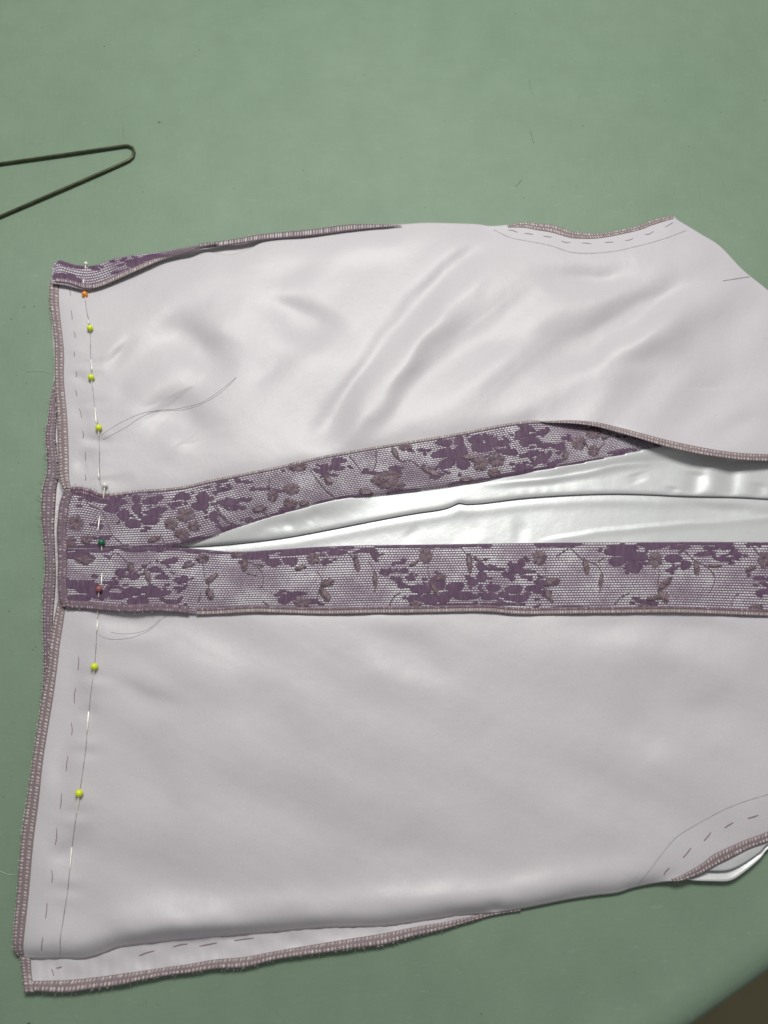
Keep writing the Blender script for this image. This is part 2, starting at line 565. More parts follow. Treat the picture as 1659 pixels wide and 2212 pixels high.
# ---- folds: heights in mm over the table
U_FOLDS = [
    ([(1085, 500), (1016, 552), (938, 620), (872, 700), (808, 786), (742, 870), (690, 940), (650, 990)], -1.7, 19, 15, 0.10),
    ([(1116, 530), (1050, 580), (972, 652), (906, 734), (842, 820), (780, 905), (725, 990)], 1.9, 16, 28, 0.12),
    ([(1090, 590), (1040, 660), (985, 740), (900, 850), (850, 930)], -1.0, 26, 26, 0.3),
    ([(1120, 800), (1240, 762), (1330, 716), (1430, 655), (1540, 600)], -2.7, 22, 15, 0.25),
    ([(1190, 806), (1316, 757), (1420, 700), (1500, 655), (1580, 620)], 2.7, 15, 28, 0.25),
    ([(1130, 575), (1220, 603), (1300, 606), (1380, 590), (1440, 560)], -2.1, 16, 16, 0.3),
    ([(1120, 620), (1220, 645), (1320, 640), (1400, 610)], 0.9, 20, 20, 0.3),
    ([(1290, 790), (1340, 780), (1400, 772), (1460, 745)], -1.2, 12, 12, 0.35),
    ([(990, 745), (1060, 745), (1150, 722), (1240, 700)], -1.1, 15, 18, 0.3),
    ([(1160, 830), (1220, 840), (1300, 825), (1400, 835)], 0.9, 16, 18, 0.3),
    ([(1400, 700), (1480, 690), (1560, 700), (1640, 760)], -1.2, 24, 30, 0.3),
    ([(1480, 960), (1540, 946), (1600, 925), (1670, 905)], -1.1, 12, 14, 0.3),
    ([(1500, 985), (1580, 955), (1670, 930)], 1.6, 14, 14, 0.3),
    ([(1330, 905), (1400, 915), (1470, 930), (1530, 938)], -0.9, 12, 14, 0.3),
    ([(330, 690), (400, 735), (455, 765), (520, 795)], -2.4, 22, 22, 0.3),
    ([(380, 690), (450, 720), (540, 700)], 0.8, 24, 24, 0.3),
    ([(520, 660), (600, 668), (683, 706), (790, 745)], -1.9, 20, 22, 0.3),
    ([(220, 806), (250, 772), (296, 722)], -0.9, 7, 8, 0.35),
    ([(205, 800), (240, 758), (282, 712)], 0.5, 9, 9, 0.35),
    ([(510, 840), (560, 815), (610, 770), (630, 730)], -0.9, 14, 14, 0.3),
    ([(340, 830), (360, 880), (430, 930), (440, 985)], -2.0, 22, 22, 0.3),
    ([(255, 810), (268, 850), (262, 890)], -0.6, 12, 12, 0.35),
    ([(390, 900), (375, 960), (380, 1010)], 0.8, 14, 18, 0.3),
    ([(520, 600), (620, 590), (740, 560)], -0.7, 14, 14, 0.3),
    ([(700, 590), (790, 570), (880, 545)], -0.8, 12, 14, 0.3),
    ([(205, 1010), (190, 990), (176, 1000), (165, 1030)], -1.1, 9, 9, 0.3),
    ([(215, 1062), (250, 1050), (300, 1030)], -0.9, 9, 9, 0.3),
    ([(160, 945), (190, 948), (212, 950), (245, 962)], -0.7, 6, 6, 0.3),
    ([(140, 760), (165, 757), (190, 750)], 0.35, 5, 5, 0.3),
    ([(135, 820), (165, 812), (196, 838)], -0.5, 5, 6, 0.3),
    ([(150, 870), (180, 900), (205, 905)], -0.6, 8, 8, 0.3),
    ([(190, 660), (230, 640), (290, 620), (330, 590)], -0.7, 10, 10, 0.3),
]
L_FOLDS = [
    ([(196, 1460), (240, 1468), (325, 1506), (420, 1540)], -1.2, 10, 18, 0.3),
    ([(215, 1450), (290, 1470), (400, 1510)], 0.6, 16, 16, 0.3),
    ([(270, 1590), (300, 1640), (350, 1705), (410, 1785)], -1.5, 26, 26, 0.3),
    ([(320, 1600), (390, 1670), (470, 1760)], 0.9, 34, 34, 0.3),
    ([(720, 1362), (830, 1388), (930, 1440), (1030, 1485)], -1.6, 20, 26, 0.3),
    ([(740, 1420), (860, 1450), (960, 1500)], 0.9, 24, 24, 0.3),
    ([(470, 1470), (560, 1510), (660, 1548)], -1.0, 24, 24, 0.3),
    ([(740, 1790), (830, 1835), (960, 1830), (1080, 1815)], -1.4, 34, 34, 0.3),
    ([(560, 1560), (760, 1620), (960, 1690)], 0.8, 60, 60, 0.3),
    ([(1180, 1352), (1290, 1352), (1400, 1346), (1560, 1372), (1650, 1400)], -1.5, 16, 20, 0.2),
    ([(1100, 1395), (1300, 1395), (1480, 1400), (1590, 1450)], 1.0, 22, 30, 0.25),
    ([(1440, 1560), (1530, 1535), (1640, 1525)], -1.2, 22, 22, 0.3),
    ([(1290, 1540), (1400, 1600), (1460, 1650)], -0.8, 26, 26, 0.3),
    ([(100, 1885), (130, 1850), (158, 1832), (215, 1795)], -1.3, 12, 14, 0.3),
    ([(110, 1840), (150, 1805), (190, 1780)], 0.5, 12, 12, 0.3),
    ([(150, 1360), (160, 1420), (158, 1520), (140, 1600), (130, 1700), (118, 1800)], -1.5, 13, 13, 0.2),
    ([(165, 1550), (190, 1540), (215, 1525)], -0.7, 6, 7, 0.3),
    ([(170, 1340), (230, 1335), (300, 1345), (390, 1330)], -1.6, 9, 12, 0.3),
    ([(200, 1370), (280, 1375), (420, 1350)], 0.7, 14, 14, 0.3),
    ([(430, 1950), (560, 1935), (700, 1920)], 1.3, 34, 30, 0.3),
    ([(180, 2040), (300, 2005), (420, 1985), (560, 1975)], 1.0, 26, 16, 0.3),
]


def pucker(x, y, path, seed):
    d, t, s = poly_dist(x, y, smooth(path, 24))
    return 0.30 * np.exp(-(d / 30.0) ** 2) * np.sin(t * plen(path) / 15.0 + 2.2 * np.sin(t * 31 + seed) + 0.012 * x)


PINLINE_U = [(183, 640), (187, 670), (195, 715), (197, 780), (199, 830), (206, 890), (213, 930), (214, 1000), (216, 1045)]
PINLINE_L = [(213, 1322), (210, 1345), (205, 1430), (201, 1462), (191, 1545), (185, 1620), (175, 1690), (166, 1752), (155, 1834), (150, 1884), (145, 1930), (136, 1990), (130, 2030), (130, 2066)]


def roll(x, y, z, path, zedge, w):
    q = smooth(path, 3 * len(path))
    x, y, z = np.broadcast_arrays(np.asarray(x, float), np.asarray(y, float), z)
    m4 = 4.5 * w
    z = np.array(z)
    near = (x > q[:, 0].min() - m4) & (x < q[:, 0].max() + m4) & (y > q[:, 1].min() - m4) & (y < q[:, 1].max() + m4)
    if near.any():
        d, t, s = poly_dist(x[near], y[near], q)
        z[near] = zedge + (z[near] - zedge) * (1 - np.exp(-(d / w) ** 1.3))
    return z


def drape(x, y, ang, across, seed):
    """long soft folds running along the direction ang [deg, picture axes]"""
    r = np.random.default_rng(seed)
    out = np.zeros(np.broadcast(x, y).shape)
    for k in range(7):
        a = math.radians(ang + 90) + r.uniform(-.26, .26)
        f = 2 * math.pi / across * r.uniform(.55, 1.5)
        bend = 0.9 * np.sin((x * math.cos(a + 1.4) + y * math.sin(a + 1.4)) / 260.0 + r.uniform(0, 6))
        out = out + np.sin((x * math.cos(a) + y * math.sin(a)) * f + bend + r.uniform(0, 6))
    out = out / 2.4
    return np.sign(out) * np.abs(out) ** 1.15


def fold_gain(a, big, small):
    return big if abs(a) >= 1.65 else small


def zU(x, y):
    x = np.asarray(x, float); y = np.asarray(y, float)
    z = 6.0 + 0.7 * wob(x, y, 420, 0) + 0.48 * wob(x, y, 200, 1) + 0.03 * wob(x, y, 48, 2)
    for poly, a, s1, s2, tp in U_FOLDS:
        z = z + ridge(x, y, poly, fold_gain(a, 2.3, 1.35) * a, 1.4 * s1, 1.4 * s2, tp)
    z = z + (0.30 + 0.30 * np.clip((x - 500) / 400, 0, 1) + 0.45 * np.clip((x - 1180) / 220, 0, 1)) * drape(x, y, -40, 165, 5)
    z = z + pucker(x, y, PINLINE_U, 1.0)
    z = z + ridge(x, y, [(1210, 905), (1300, 922), (1380, 944), (1460, 968), (1560, 988), (1700, 1000), (1800, 1000)], 5.4, 34, 34, 0.25)
    z = roll(x, y, z, U_LEFT, 4.4, 26)
    z = roll(x, y, z, U_TOP[:16], 2.6, 24)
    z = roll(x, y, z, U_TOP[15:22], 1.6, 20)
    z = roll(x, y, z, U_TOP[20:], 2.2, 34)
    z = roll(x, y, z, U_EDGE[:22], 4.7, 22)
    lo = np.where((x > 1150) & (y > 840), 4.4, 1.3)
    return lo + np.logaddexp(0, (z - lo) * 1.6) / 1.6 - 0.02


def zL(x, y):
    x = np.asarray(x, float); y = np.asarray(y, float)
    z = 6.0 + 0.6 * wob(x, y, 460, 3) + 0.36 * wob(x, y, 210, 4) + 0.03 * wob(x, y, 50, 2)
    for poly, a, s1, s2, tp in L_FOLDS:
        z = z + ridge(x, y, poly, fold_gain(a, 2.0, 1.35) * a, 1.5 * s1, 1.5 * s2, tp)
    z = z + 0.40 * drape(x, y, 28, 200, 8)
    z = z + pucker(x, y, PINLINE_L, 0.3)
    z = roll(x, y, z, [(140, 1306), (420, 1318), (800, 1315), (1200, 1316), (1730, 1322)], 5.0, 24)
    z = roll(x, y, z, L_LEFT, 4.0, 26)
    z = z + ridge(x, y, [(-60, 2055), (130, 2040), (250, 2012), (420, 1994), (620, 1978), (830, 1968), (1000, 1958)], 3.4, 34, 26, 0.25)
    z = z + ridge(x, y, [(700, 1960), (900, 1950), (1070, 1935), (1224, 1905), (1380, 1880), (1500, 1850)], 2.0, 26, 24, 0.2)
    z = roll(x, y, z, L_BOT[:17], 1.8, 14)
    z = roll(x, y, z, L_BOT[16:24], 2.0, 13)
    z = roll(x, y, z, L_BOT[23:], 4.6, 30)
    return 1.3 + np.logaddexp(0, (z - 1.3) * 1.6) / 1.6


def zF(x, y):
    x = np.asarray(x, float); y = np.asarray(y, float)
    return 2.0 - 1.7 * np.clip((x - 112) / 16, 0, 1) + 0.10 * wob(x, y, 60, 5) + 0.15 * wob(x, y, 110, 3)


def zflap(x, y):
    x = np.asarray(x, float); y = np.asarray(y, float)
    d, t, s = poly_dist(x, y, A(F_BOT))
    k = np.exp(-(d / 28.0) ** 2)
    return 1.3 + 1.7 * k * np.clip((1090 - x) / 300, 0, 1) + 0.25 * wob(x, y, 60, 6) + 0.25 * (1 - k) * wob(x, y * 0.3, 26, 4)


def part(o):
    o.parent = garment
    o.matrix_parent_inverse = GINV
    return o


# front (lower) layer: left strip, top strip and bottom flap come out past the back panels
X, Y = coons([(112, 600), (182, 600), (270, 582), (354, 556), (440, 535), (572, 513), (676, 503), (832, 492)], [(88, 1540), (400, 1520), (832, 1500)], F_LEFT, [(832, 492), (832, 1000), (832, 1500)], 60, 130)
front = part(grid_mesh('front_panel', X, Y, zF(X, Y), M['satin']))
tag(front, 'front layer of the top showing past the left edge')
X, Y = coons([(50, 2030), (300, 1990), (600, 1970), (1110, 1930)], F_BOT, FLAP_LEFT, [(1110, 1930), (1118, 1950), (1125, 1967)], 220, 26)
Zf = None
flap = part(grid_mesh('front_panel', X, Y, zflap(X, Y), M['satin']))
tag(flap, 'strip of the front layer showing below the lower back panel')

X, Y = coons(U_TOP, U_EDGE, U_LEFT, [(1730, 690), (1730, 850), (1730, 1000)], 420, 170)
upper = part(grid_mesh('back_panel', X, Y, zU(X, Y), M['satin']))
tag(upper, 'upper half of the back, creased pale lilac satin')
L_TOP = [(130, 1285), (300, 1302), (600, 1306), (1000, 1304), (1400, 1306), (1730, 1312)]
X, Y = coons(L_TOP, L_BOT, L_LEFT, [(1730, 1312), (1730, 1550), (1730, 1790)], 420, 190)
lower = part(grid_mesh('back_panel', X, Y, zL(X, Y), M['satin']))
tag(lower, 'lower half of the back, smoother pale lilac satin')

# ------------------------------------------------------------------ inside of the opening: glossy satin
IN_TOP = [(372, 1182), (405, 1172), (464, 1158), (520, 1139), (572, 1122), (644, 1102), (724, 1081), (806, 1070), (896, 1059), (986, 1047), (1062, 1035), (1150, 1020),
          (1250, 1003), (1350, 982), (1430, 963), (1500, 945), (1600, 930), (1730, 920)]
CREASE = [(372, 1183), (464, 1178), (540, 1171), (619, 1161), (716, 1143), (824, 1122), (896, 1109), (950, 1101), (975, 1094), (990, 1087), (1010, 1089), (1035, 1088), (1062, 1085),
          (1134, 1076), (1224, 1070), (1314, 1067), (1386, 1068), (1458, 1071), (1530, 1073), (1584, 1074), (1659, 1078), (1730, 1082)]
IN_BOT = [(372, 1184), (430, 1187), (500, 1192), (560, 1190), (620, 1186), (700, 1181), (800, 1178), (900, 1177), (1000, 1176), (1100, 1174), (1200, 1172), (1300, 1172),
          (1400, 1171), (1500, 1171), (1659, 1171), (1730, 1172)]
I1_FOLDS = [
    ([(1020, 1052), (1062, 1047), (1170, 1036), (1249, 1026), (1314, 1011), (1368, 1004), (1460, 1000)], 0.8, 3, 6, 0.2),
    ([(1040, 1056), (1170, 1046), (1250, 1036), (1320, 1022)], -0.4, 5, 6, 0.2),
    ([(1503, 1015), (1500, 1045), (1494, 1074)], -1.7, 13, 13, 0.15),
    ([(1584, 985), (1580, 1030), (1576, 1078)], -2.2, 14, 14, 0.1),
    ([(1540, 990), (1540, 1040), (1536, 1074)], 1.0, 12, 12, 0.2),
    ([(1455, 1050), (1452, 1072)], -0.9, 9, 9, 0.2),
    ([(1372, 1022), (1380, 1045)], -0.7, 12, 12, 0.2),
    ([(1640, 1040), (1636, 1078)], -1.3, 12, 12, 0.2),
    ([(610, 1128), (640, 1135)], -0.6, 9, 9, 0.2),
    ([(690, 1100), (660, 1130)], -0.6, 9, 9, 0.2),
    ([(560, 1150), (600, 1150), (640, 1143)], 0.5, 7, 7, 0.2),
]
I2_FOLDS = [
    ([(1144, 1173), (1278, 1150), (1386, 1139), (1512, 1128), (1659, 1117), (1740, 1112)], 0.6, 2.6, 8, 0.1),
    ([(1420, 1082), (1500, 1092), (1580, 1102), (1660, 1095)], -1.2, 10, 12, 0.25),
    ([(980, 1120), (1010, 1140), (1040, 1160)], -0.6, 18, 18, 0.3),
    ([(1100, 1150), (1150, 1145)], -0.6, 16, 16, 0.3),
    ([(880, 1140), (900, 1165)], -0.4, 14, 14, 0.3),
]


def ip(poly, x):
    p = A(poly)
    return np.interp(x, p[:, 0], p[:, 1])


def zI1(x, y):
    z = 3.5 + 0.14 * wob(x, y, 170, 1)
    z = z + ridge(x, y, [(380, 1174), (464, 1152), (572, 1114), (650, 1094), (740, 1070), (840, 1058)], 2.6, 20, 20, 0.2)
    z = z + ridge(x, y, [(1000, 1038), (1150, 1014), (1300, 990), (1430, 965), (1560, 950), (1700, 945)], 2.2, 16, 16, 0.2)
    for poly, a, s1, s2, tp in I1_FOLDS:
        z = z + ridge(x, y, poly, 0.5 * a, s1, s2, tp)
    z = z + 0.10 * np.exp(-np.maximum(ip(CREASE, x) - y, 0) / 14.0) * np.sin(x / 5.5 + 2.0 * np.sin(x / 31.0)) * (0.6 + 0.4 * np.sin(x / 83.0))
    over = ip(IN_TOP, x) - y
    z = np.where(over > 2, np.minimum(z, 2.2), z)
    under = ip(U_EDGE, x) - y
    z = np.where((x > 1240) & (under > 4), np.minimum(z, np.maximum(1.0, 2.6 - 0.1 * under)), z)
    return roll(x, y, z, CREASE, 2.5, 4.0)


def zI2(x, y):
    z = 1.3 + 0.14 * wob(x, y, 210, 2)
    for poly, a, s1, s2, tp in I2_FOLDS:
        z = z + ridge(x, y, poly, 0.8 * a, s1, s2, tp)
    d, t, s = poly_dist(x, y, smooth(CREASE, 60))
    z = z + 0.5 * np.exp(-((d - 14) / 12.0) ** 2) * (s > 0)       # swells again just below the seam
    return z


top1 = [(x - 6, y - 26 - 0.03 * max(0, x - 800)) for x, y in IN_TOP]
X, Y = coons(top1, CREASE, [top1[0], (370, 1170), CREASE[0]], [top1[-1], (1730, 1000), CREASE[-1]], 360, 60)
in1 = part(grid_mesh('inner_panel', X, Y, zI1(X, Y), M['lining'], thick=0.3))
tag(in1, 'glossy inside of the front, upper fold')
top2 = [(x, y - 14) for x, y in CREASE]
bot2 = [(x, y + 22) for x, y in IN_BOT]
X, Y = coons(top2, bot2, [top2[0], (372, 1190), bot2[0]], [top2[-1], (1730, 1120), bot2[-1]], 360, 50)
in2 = part(grid_mesh('inner_panel', X, Y, zI2(X, Y), M['lining'], thick=0.3))
tag(in2, 'glossy inside of the front, lower fold')

# front layer seen through the lower armhole
lipo = [(1462, 1893), (1496, 1901), (1540, 1903), (1577, 1902), (1606, 1885), (1640, 1856), (1662, 1831), (1730, 1790)]
X, Y = coons([(1470, 1870), (1560, 1830), (1730, 1740)], lipo, [(1470, 1870), (1462, 1893)], [(1730, 1740), (1730, 1790)], 80, 14)
vv = np.linspace(0, 1, 14)[:, None]
part(grid_mesh('front_panel', X, Y, 0.7 + 3.0 * vv ** 2 + 0.12 * wob(X, Y, 60, 1), M['lining'], thick=0.5))
slit = [(1500, 1884), (1518, 1878), (1545, 1879), (1575, 1877), (1605, 1864), (1640, 1840), (1662, 1819), (1730, 1782)]
X, Y = coons([(1490, 1860), (1560, 1820), (1730, 1735)], slit, [(1490, 1860), (1500, 1886)], [(1730, 1735), (1730, 1785)], 80, 14)
Z = 4.6 + 0.2 * wob(X, Y, 50, 2)
part(grid_mesh('inner_panel', X, Y, roll(X, Y, Z, slit, 4.2, 6), M['lining'], thick=0.3))

# ------------------------------------------------------------------ lace
ZO = {'A': (119.4, 1035.2, .24), 'B': (464.5, 902.5, .24), 'C': (796.3, 882.5, .24), 'D': (1128, 882.5, .24),
      'E': (464.5, 1128, .24), 'F': (829.5, 1128, .24), 'G': (1194.4, 1128, .28), 'H': (99.5, 544, .24)}


def zc(k, x, y):
    a, b_, s = ZO[k]
    return a + s * x, b_ + s * y


# woven petals: centre, half axes, turn [deg, clockwise in the picture]
PET_U = {
    'A': [(560, 195, 85, 36, 12), (505, 265, 80, 36, 0), (615, 320, 60, 52, 0), (700, 400, 78, 42, 0), (850, 365, 90, 42, 0), (905, 285, 105, 34, -14),
          (880, 185, 105, 34, -16), (730, 175, 42, 46, 0), (735, 262, 48, 50, 0), (1150, 150, 75, 34, 0), (1330, 165, 62, 55, 0), (1300, 240, 82, 36, 0), (1095, 222, 50, 20, 0),
          (1500, 90, 52, 20, 0), (1425, 330, 42, 50, 0), (1555, 205, 110, 30, 0), (380, 175, 130, 34, 8), (250, 120, 120, 34, 10), (1600, 432, 75, 24, -10), (390, 415, 40, 16, 0), (430, 525, 45, 18, 0)],
    'B': [(70, 640, 52, 18, 0), (130, 760, 72, 40, 0), (215, 738, 60, 12, 0), (180, 800, 42, 22, 0), (280, 575, 62, 12, 0), (1090, 395, 46, 42, 0), (1100, 450, 84, 20, 0),
          (950, 480, 62, 22, 15), (1060, 512, 52, 10, 0), (990, 440, 50, 12, 0), (110, 990, 62, 18, 0), (1370, 490, 62, 14, 0), (1500, 500, 52, 18, 0), (1620, 465, 62, 16, 0),
          (430, 640, 62, 14, 0), (540, 660, 50, 18, 0), (660, 825, 62, 22, 0), (470, 460, 110, 20, -14), (60, 570, 60, 10, -10), (300, 905, 40, 14, 0), (900, 790, 140, 16, -14)],
    'C': [(670, 400, 112, 40, -10), (700, 495, 82, 44, -15), (850, 490, 66, 58, 0), (1015, 345, 102, 46, 10), (975, 270, 92, 36, -12), (820, 285, 42, 55, 0), (680, 305, 84, 28, 0),
          (770, 420, 70, 50, 0), (830, 370, 60, 60, 0), (1380, 220, 72, 36, -10), (1450, 282, 92, 32, 0), (1215, 310, 72, 30, -10), (1260, 385, 84, 30, 0), (1560, 210, 52, 20, 0), (1570, 440, 84, 26, -20),
          (1370, 512, 52, 20, 0), (1600, 325, 62, 22, 0), (1110, 300, 70, 44, 20), (240, 552, 42, 18, 0), (120, 590, 42, 14, 0), (1480, 410, 60, 22, -20), (490, 372, 60, 12, 0), (560, 540, 60, 10, 8),
          (640, 590, 45, 18, 0), (1640, 520, 60, 20, -20), (1240, 600, 130, 20, -10)],
    'D': [(190, 210, 52, 18, -10), (30, 160, 60, 22, 0), (60, 290, 102, 26, -5), (200, 330, 62, 24, 0), (330, 340, 62, 30, 0), (100, 400, 70, 22, 0), (150, 470, 84, 20, -15), (30, 540, 80, 18, -15),
          (390, 265, 40, 16, 0), (880, 380, 120, 16, -10), (300, 480, 80, 16, -14), (1010, 250, 90, 20, 18)],
}
PET_L = {
    'A': [(160, 945, 76, 42, 0), (280, 965, 120, 60, 0), (390, 1035, 110, 40, 0), (200, 1075, 130, 40, 0), (585, 840, 52, 36, 0), (690, 1010, 92, 40, 0), (850, 990, 102, 36, 0),
          (960, 880, 72, 20, 0), (1160, 895, 42, 36, 0), (930, 1030, 122, 26, -8), (1120, 980, 62, 14, 0), (1030, 735, 92, 26, -12), (900, 810, 62, 26, 0), (700, 1100, 62, 32, 0), (1050, 1100, 84, 20, 0),
          (800, 1100, 42, 42, 0), (700, 870, 60, 30, 0), (520, 930, 60, 22, 0), (220, 690, 150, 40, 5), (560, 1050, 80, 30, 0), (1290, 640, 90, 18, 5)],
    'E': [(330, 300, 150, 32, 0), (520, 360, 72, 40, 0), (680, 350, 72, 36, 0), (740, 275, 170, 24, -5), (1000, 355, 54, 20, 0), (1110, 270, 90, 22, 0), (1380, 250, 80, 24, 0), (1440, 290, 42, 32, 0),
          (620, 700, 56, 40, 0), (590, 650, 42, 12, 0), (700, 680, 42, 22, 0), (760, 640, 62, 20, 0), (880, 710, 52, 26, 0), (1590, 440, 52, 10, 0), (1630, 505, 62, 12, 0), (970, 240, 120, 16, 0)],
    'F': [(330, 600, 102, 42, 5), (180, 575, 62, 20, 0), (280, 690, 84, 36, 0), (420, 690, 84, 52, 0), (640, 580, 92, 42, -6), (480, 545, 84, 72, 0), (600, 645, 92, 30, 0), (730, 662, 112, 38, 0),
          (945, 670, 84, 30, 5), (980, 590, 72, 36, 5), (1170, 600, 84, 42, -6), (1210, 682, 102, 36, 0), (1080, 650, 52, 32, 0), (880, 490, 52, 54, 0), (800, 540, 52, 36, 0), (880, 400, 52, 36, 20), (1030, 420, 72, 15, 0),
          (1190, 410, 72, 36, 15), (1260, 440, 122, 18, 0), (1120, 480, 72, 26, 25), (1280, 490, 62, 15, 0), (1350, 590, 92, 30, -8), (1440, 545, 62, 30, 0), (150, 365, 46, 15, 0), (180, 440, 52, 14, 0), (40, 445, 42, 10, 0),
          (245, 505, 42, 22, 0), (1600, 205, 64, 15, 0), (1400, 625, 62, 20, 0), (530, 690, 70, 40, 0), (640, 740, 220, 14, 0), (1050, 735, 160, 14, 0), (1240, 360, 40, 30, 40)],
    'G': [(470, 225, 84, 30, 0), (500, 300, 78, 38, -6), (630, 345, 66, 46, 0), (590, 240, 60, 60, 0), (540, 188, 130, 18, 4), (665, 265, 72, 42, 0), (790, 190, 92, 20, -6), (930, 280, 72, 32, 0), (1030, 318, 46, 26, 12),
          (920, 360, 54, 15, -15), (1180, 240, 92, 20, -6), (1310, 285, 72, 15, 4), (1410, 240, 52, 26, 25), (1220, 200, 62, 15, 0), (690, 612, 64, 14, 5), (1630, 535, 62, 20, 0), (1590, 430, 52, 16, 0), (1330, 188, 84, 18, 5),
          (1540, 168, 62, 10, 0), (30, 172, 104, 14, 0), (780, 630, 40, 16, 0), (1010, 190, 60, 14, 0), (860, 655, 100, 10, 0), (150, 655, 160, 10, 0), (1640, 480, 52, 16, 20)],
}
PET_H = {'H': [(230, 115, 140, 26, 12), (120, 210, 60, 22, 0), (430, 145, 60, 18, 15), (640, 180, 70, 10, -16), (820, 75, 120, 22, -8), (250, 240, 80, 22, 20), (780, 110, 60, 30, 0), (950, 45, 120, 26, -8)]}

# embroidered flowers and leaves: centre, half axes, turn
FLO_U = {'A': [(1170, 320, 90, 70), (1040, 400, 65, 62), (1140, 490, 78, 58), (1250, 420, 62, 52), (185, 390, 80, 80), (110, 560, 90, 60), (280, 545, 55, 44)],
         'B': [(690, 640, 80, 62), (520, 700, 52, 60), (680, 770, 74, 52), (1540, 580, 92, 66), (740, 440, 92, 46)],
         'C': [(1012, 490, 78, 76), (1150, 460, 82, 64), (200, 600, 110, 56), (90, 640, 80, 52), (240, 690, 96, 52), (1130, 580, 64, 46), (330, 345, 66, 36)],
         'D': [(640, 215, 76, 62), (510, 310, 76, 66), (640, 375, 56, 60)]}
FLO_L = {'A': [(1320, 715, 66, 44), (260, 720, 90, 50)],
         'E': [(885, 325, 66, 66), (780, 725, 76, 50), (200, 290, 60, 30)],
         'F': [(375, 300, 68, 78), (1400, 320, 72, 78), (290, 735, 66, 36)],
         'G': [(790, 290, 62, 68), (1630, 290, 56, 72), (690, 655, 60, 28), (1570, 660, 60, 30)]}
LEAF_U = {'A': [(890, 540, 60, 24, -25)],
          'B': [(400, 820, 64, 36, -20), (1020, 560, 44, 34, 30), (1360, 670, 64, 36, 0), (800, 770, 44, 30, -20)],
          'C': [(240, 400, 56, 24, 55), (560, 570, 100, 26, 25), (890, 440, 66, 22, 5), (880, 640, 58, 30, -5)],
          'D': [(390, 420, 40, 34, 60), (760, 250, 50, 20, -40)]}
LEAF_L = {'A': [(1410, 890, 72, 28, -42), (1390, 1030, 56, 36, 55), (1200, 775, 62, 20, -20), (680, 800, 54, 30, 75), (830, 870, 66, 24, 65)],
          'E': [(1010, 545, 66, 34, -32), (990, 650, 72, 38, 48), (265, 385, 64, 26, 85), (1275, 370, 76, 28, 75), (770, 410, 56, 22, -22), (1440, 520, 76, 20, 85)],
          'F': [(270, 370, 54, 18, -35), (505, 500, 52, 30, -30), (770, 370, 90, 28, 83), (1510, 540, 76, 40, -25), (1480, 660, 70, 26, 55), (460, 610, 80, 22, 55), (850, 340, 56, 16, 40)],
          'G': [(255, 340, 64, 24, 72), (1108, 350, 58, 24, 78), (865, 475, 76, 26, -48), (855, 570, 56, 38, 40), (780, 585, 62, 22, -15), (1250, 335, 52, 16, -5), (1525, 360, 50, 18, -30), (372, 450, 66, 16, 95)]}
STEM_U = {'A': [[(410, 270), (460, 370), (510, 490), (590, 570), (660, 620)], [(1380, 150), (1440, 250), (1520, 340), (1590, 400)], [(950, 500), (990, 600)], [(240, 130), (300, 220), (400, 270)]],
          'B': [[(860, 470), (930, 570), (1010, 660), (1100, 730)], [(1210, 345), (1260, 400), (1310, 470)], [(1450, 290), (1455, 400)], [(10, 780), (60, 880), (120, 950)], [(490, 540), (480, 640)], [(440, 850), (490, 900)]],
          'C': [[(200, 380), (290, 470), (360, 460), (430, 500), (500, 560), (600, 610), (660, 600)], [(60, 380), (70, 470), (40, 560)], [(1090, 400), (1200, 430)]],
          'D': [[(560, 270), (590, 340)], [(700, 220), (740, 300), (690, 360)]]}
STEM_L = {'A': [[(1330, 760), (1350, 900), (1385, 960)], [(1310, 1010), (1290, 1100)], [(500, 690), (540, 660), (590, 690), (640, 740), (690, 820)], [(800, 820), (850, 940)], [(860, 740), (780, 800), (700, 850)]],
          'E': [[(270, 340), (370, 390), (430, 470), (430, 560), (400, 590)], [(280, 460), (370, 480)], [(920, 440), (960, 510), (940, 600), (915, 690)], [(1210, 280), (1250, 330)], [(1380, 350), (1430, 430), (1455, 560), (1430, 620)],
                [(430, 710), (490, 760)]],
          'F': [[(690, 220), (760, 300), (860, 340), (960, 320)], [(390, 400), (410, 500)], [(50, 750), (90, 670), (150, 630)], [(1450, 400), (1460, 520)], [(1460, 600), (1530, 720)]],
          'G': [[(130, 190), (200, 260), (240, 300)], [(270, 300), (340, 330), (385, 410), (375, 480), (355, 540)], [(820, 360), (810, 470)], [(980, 180), (1090, 290), (1190, 345), (1250, 420), (1230, 500), (1205, 545)],
                [(480, 630), (520, 580), (590, 545)], [(1380, 640), (1390, 590), (1435, 545)], [(1530, 170), (1590, 250)], [(400, 270), (350, 300)], [(120, 200), (30, 260)]]}


def conv(d, n=2):
    out = []
    for k, lst in d.items():
        s = ZO[k][2]
        for e in lst:
            x, y = zc(k, e[0], e[1])
            out.append((x, y, e[2] * s, e[3] * s) + tuple(e[4:]))
    return out


def convs(d):
    return [[zc(k, *p) for p in st] for k, lst in d.items() for st in lst]


def ip(poly, x):
    p = A(poly)
    return np.interp(x, p[:, 0], p[:, 1])


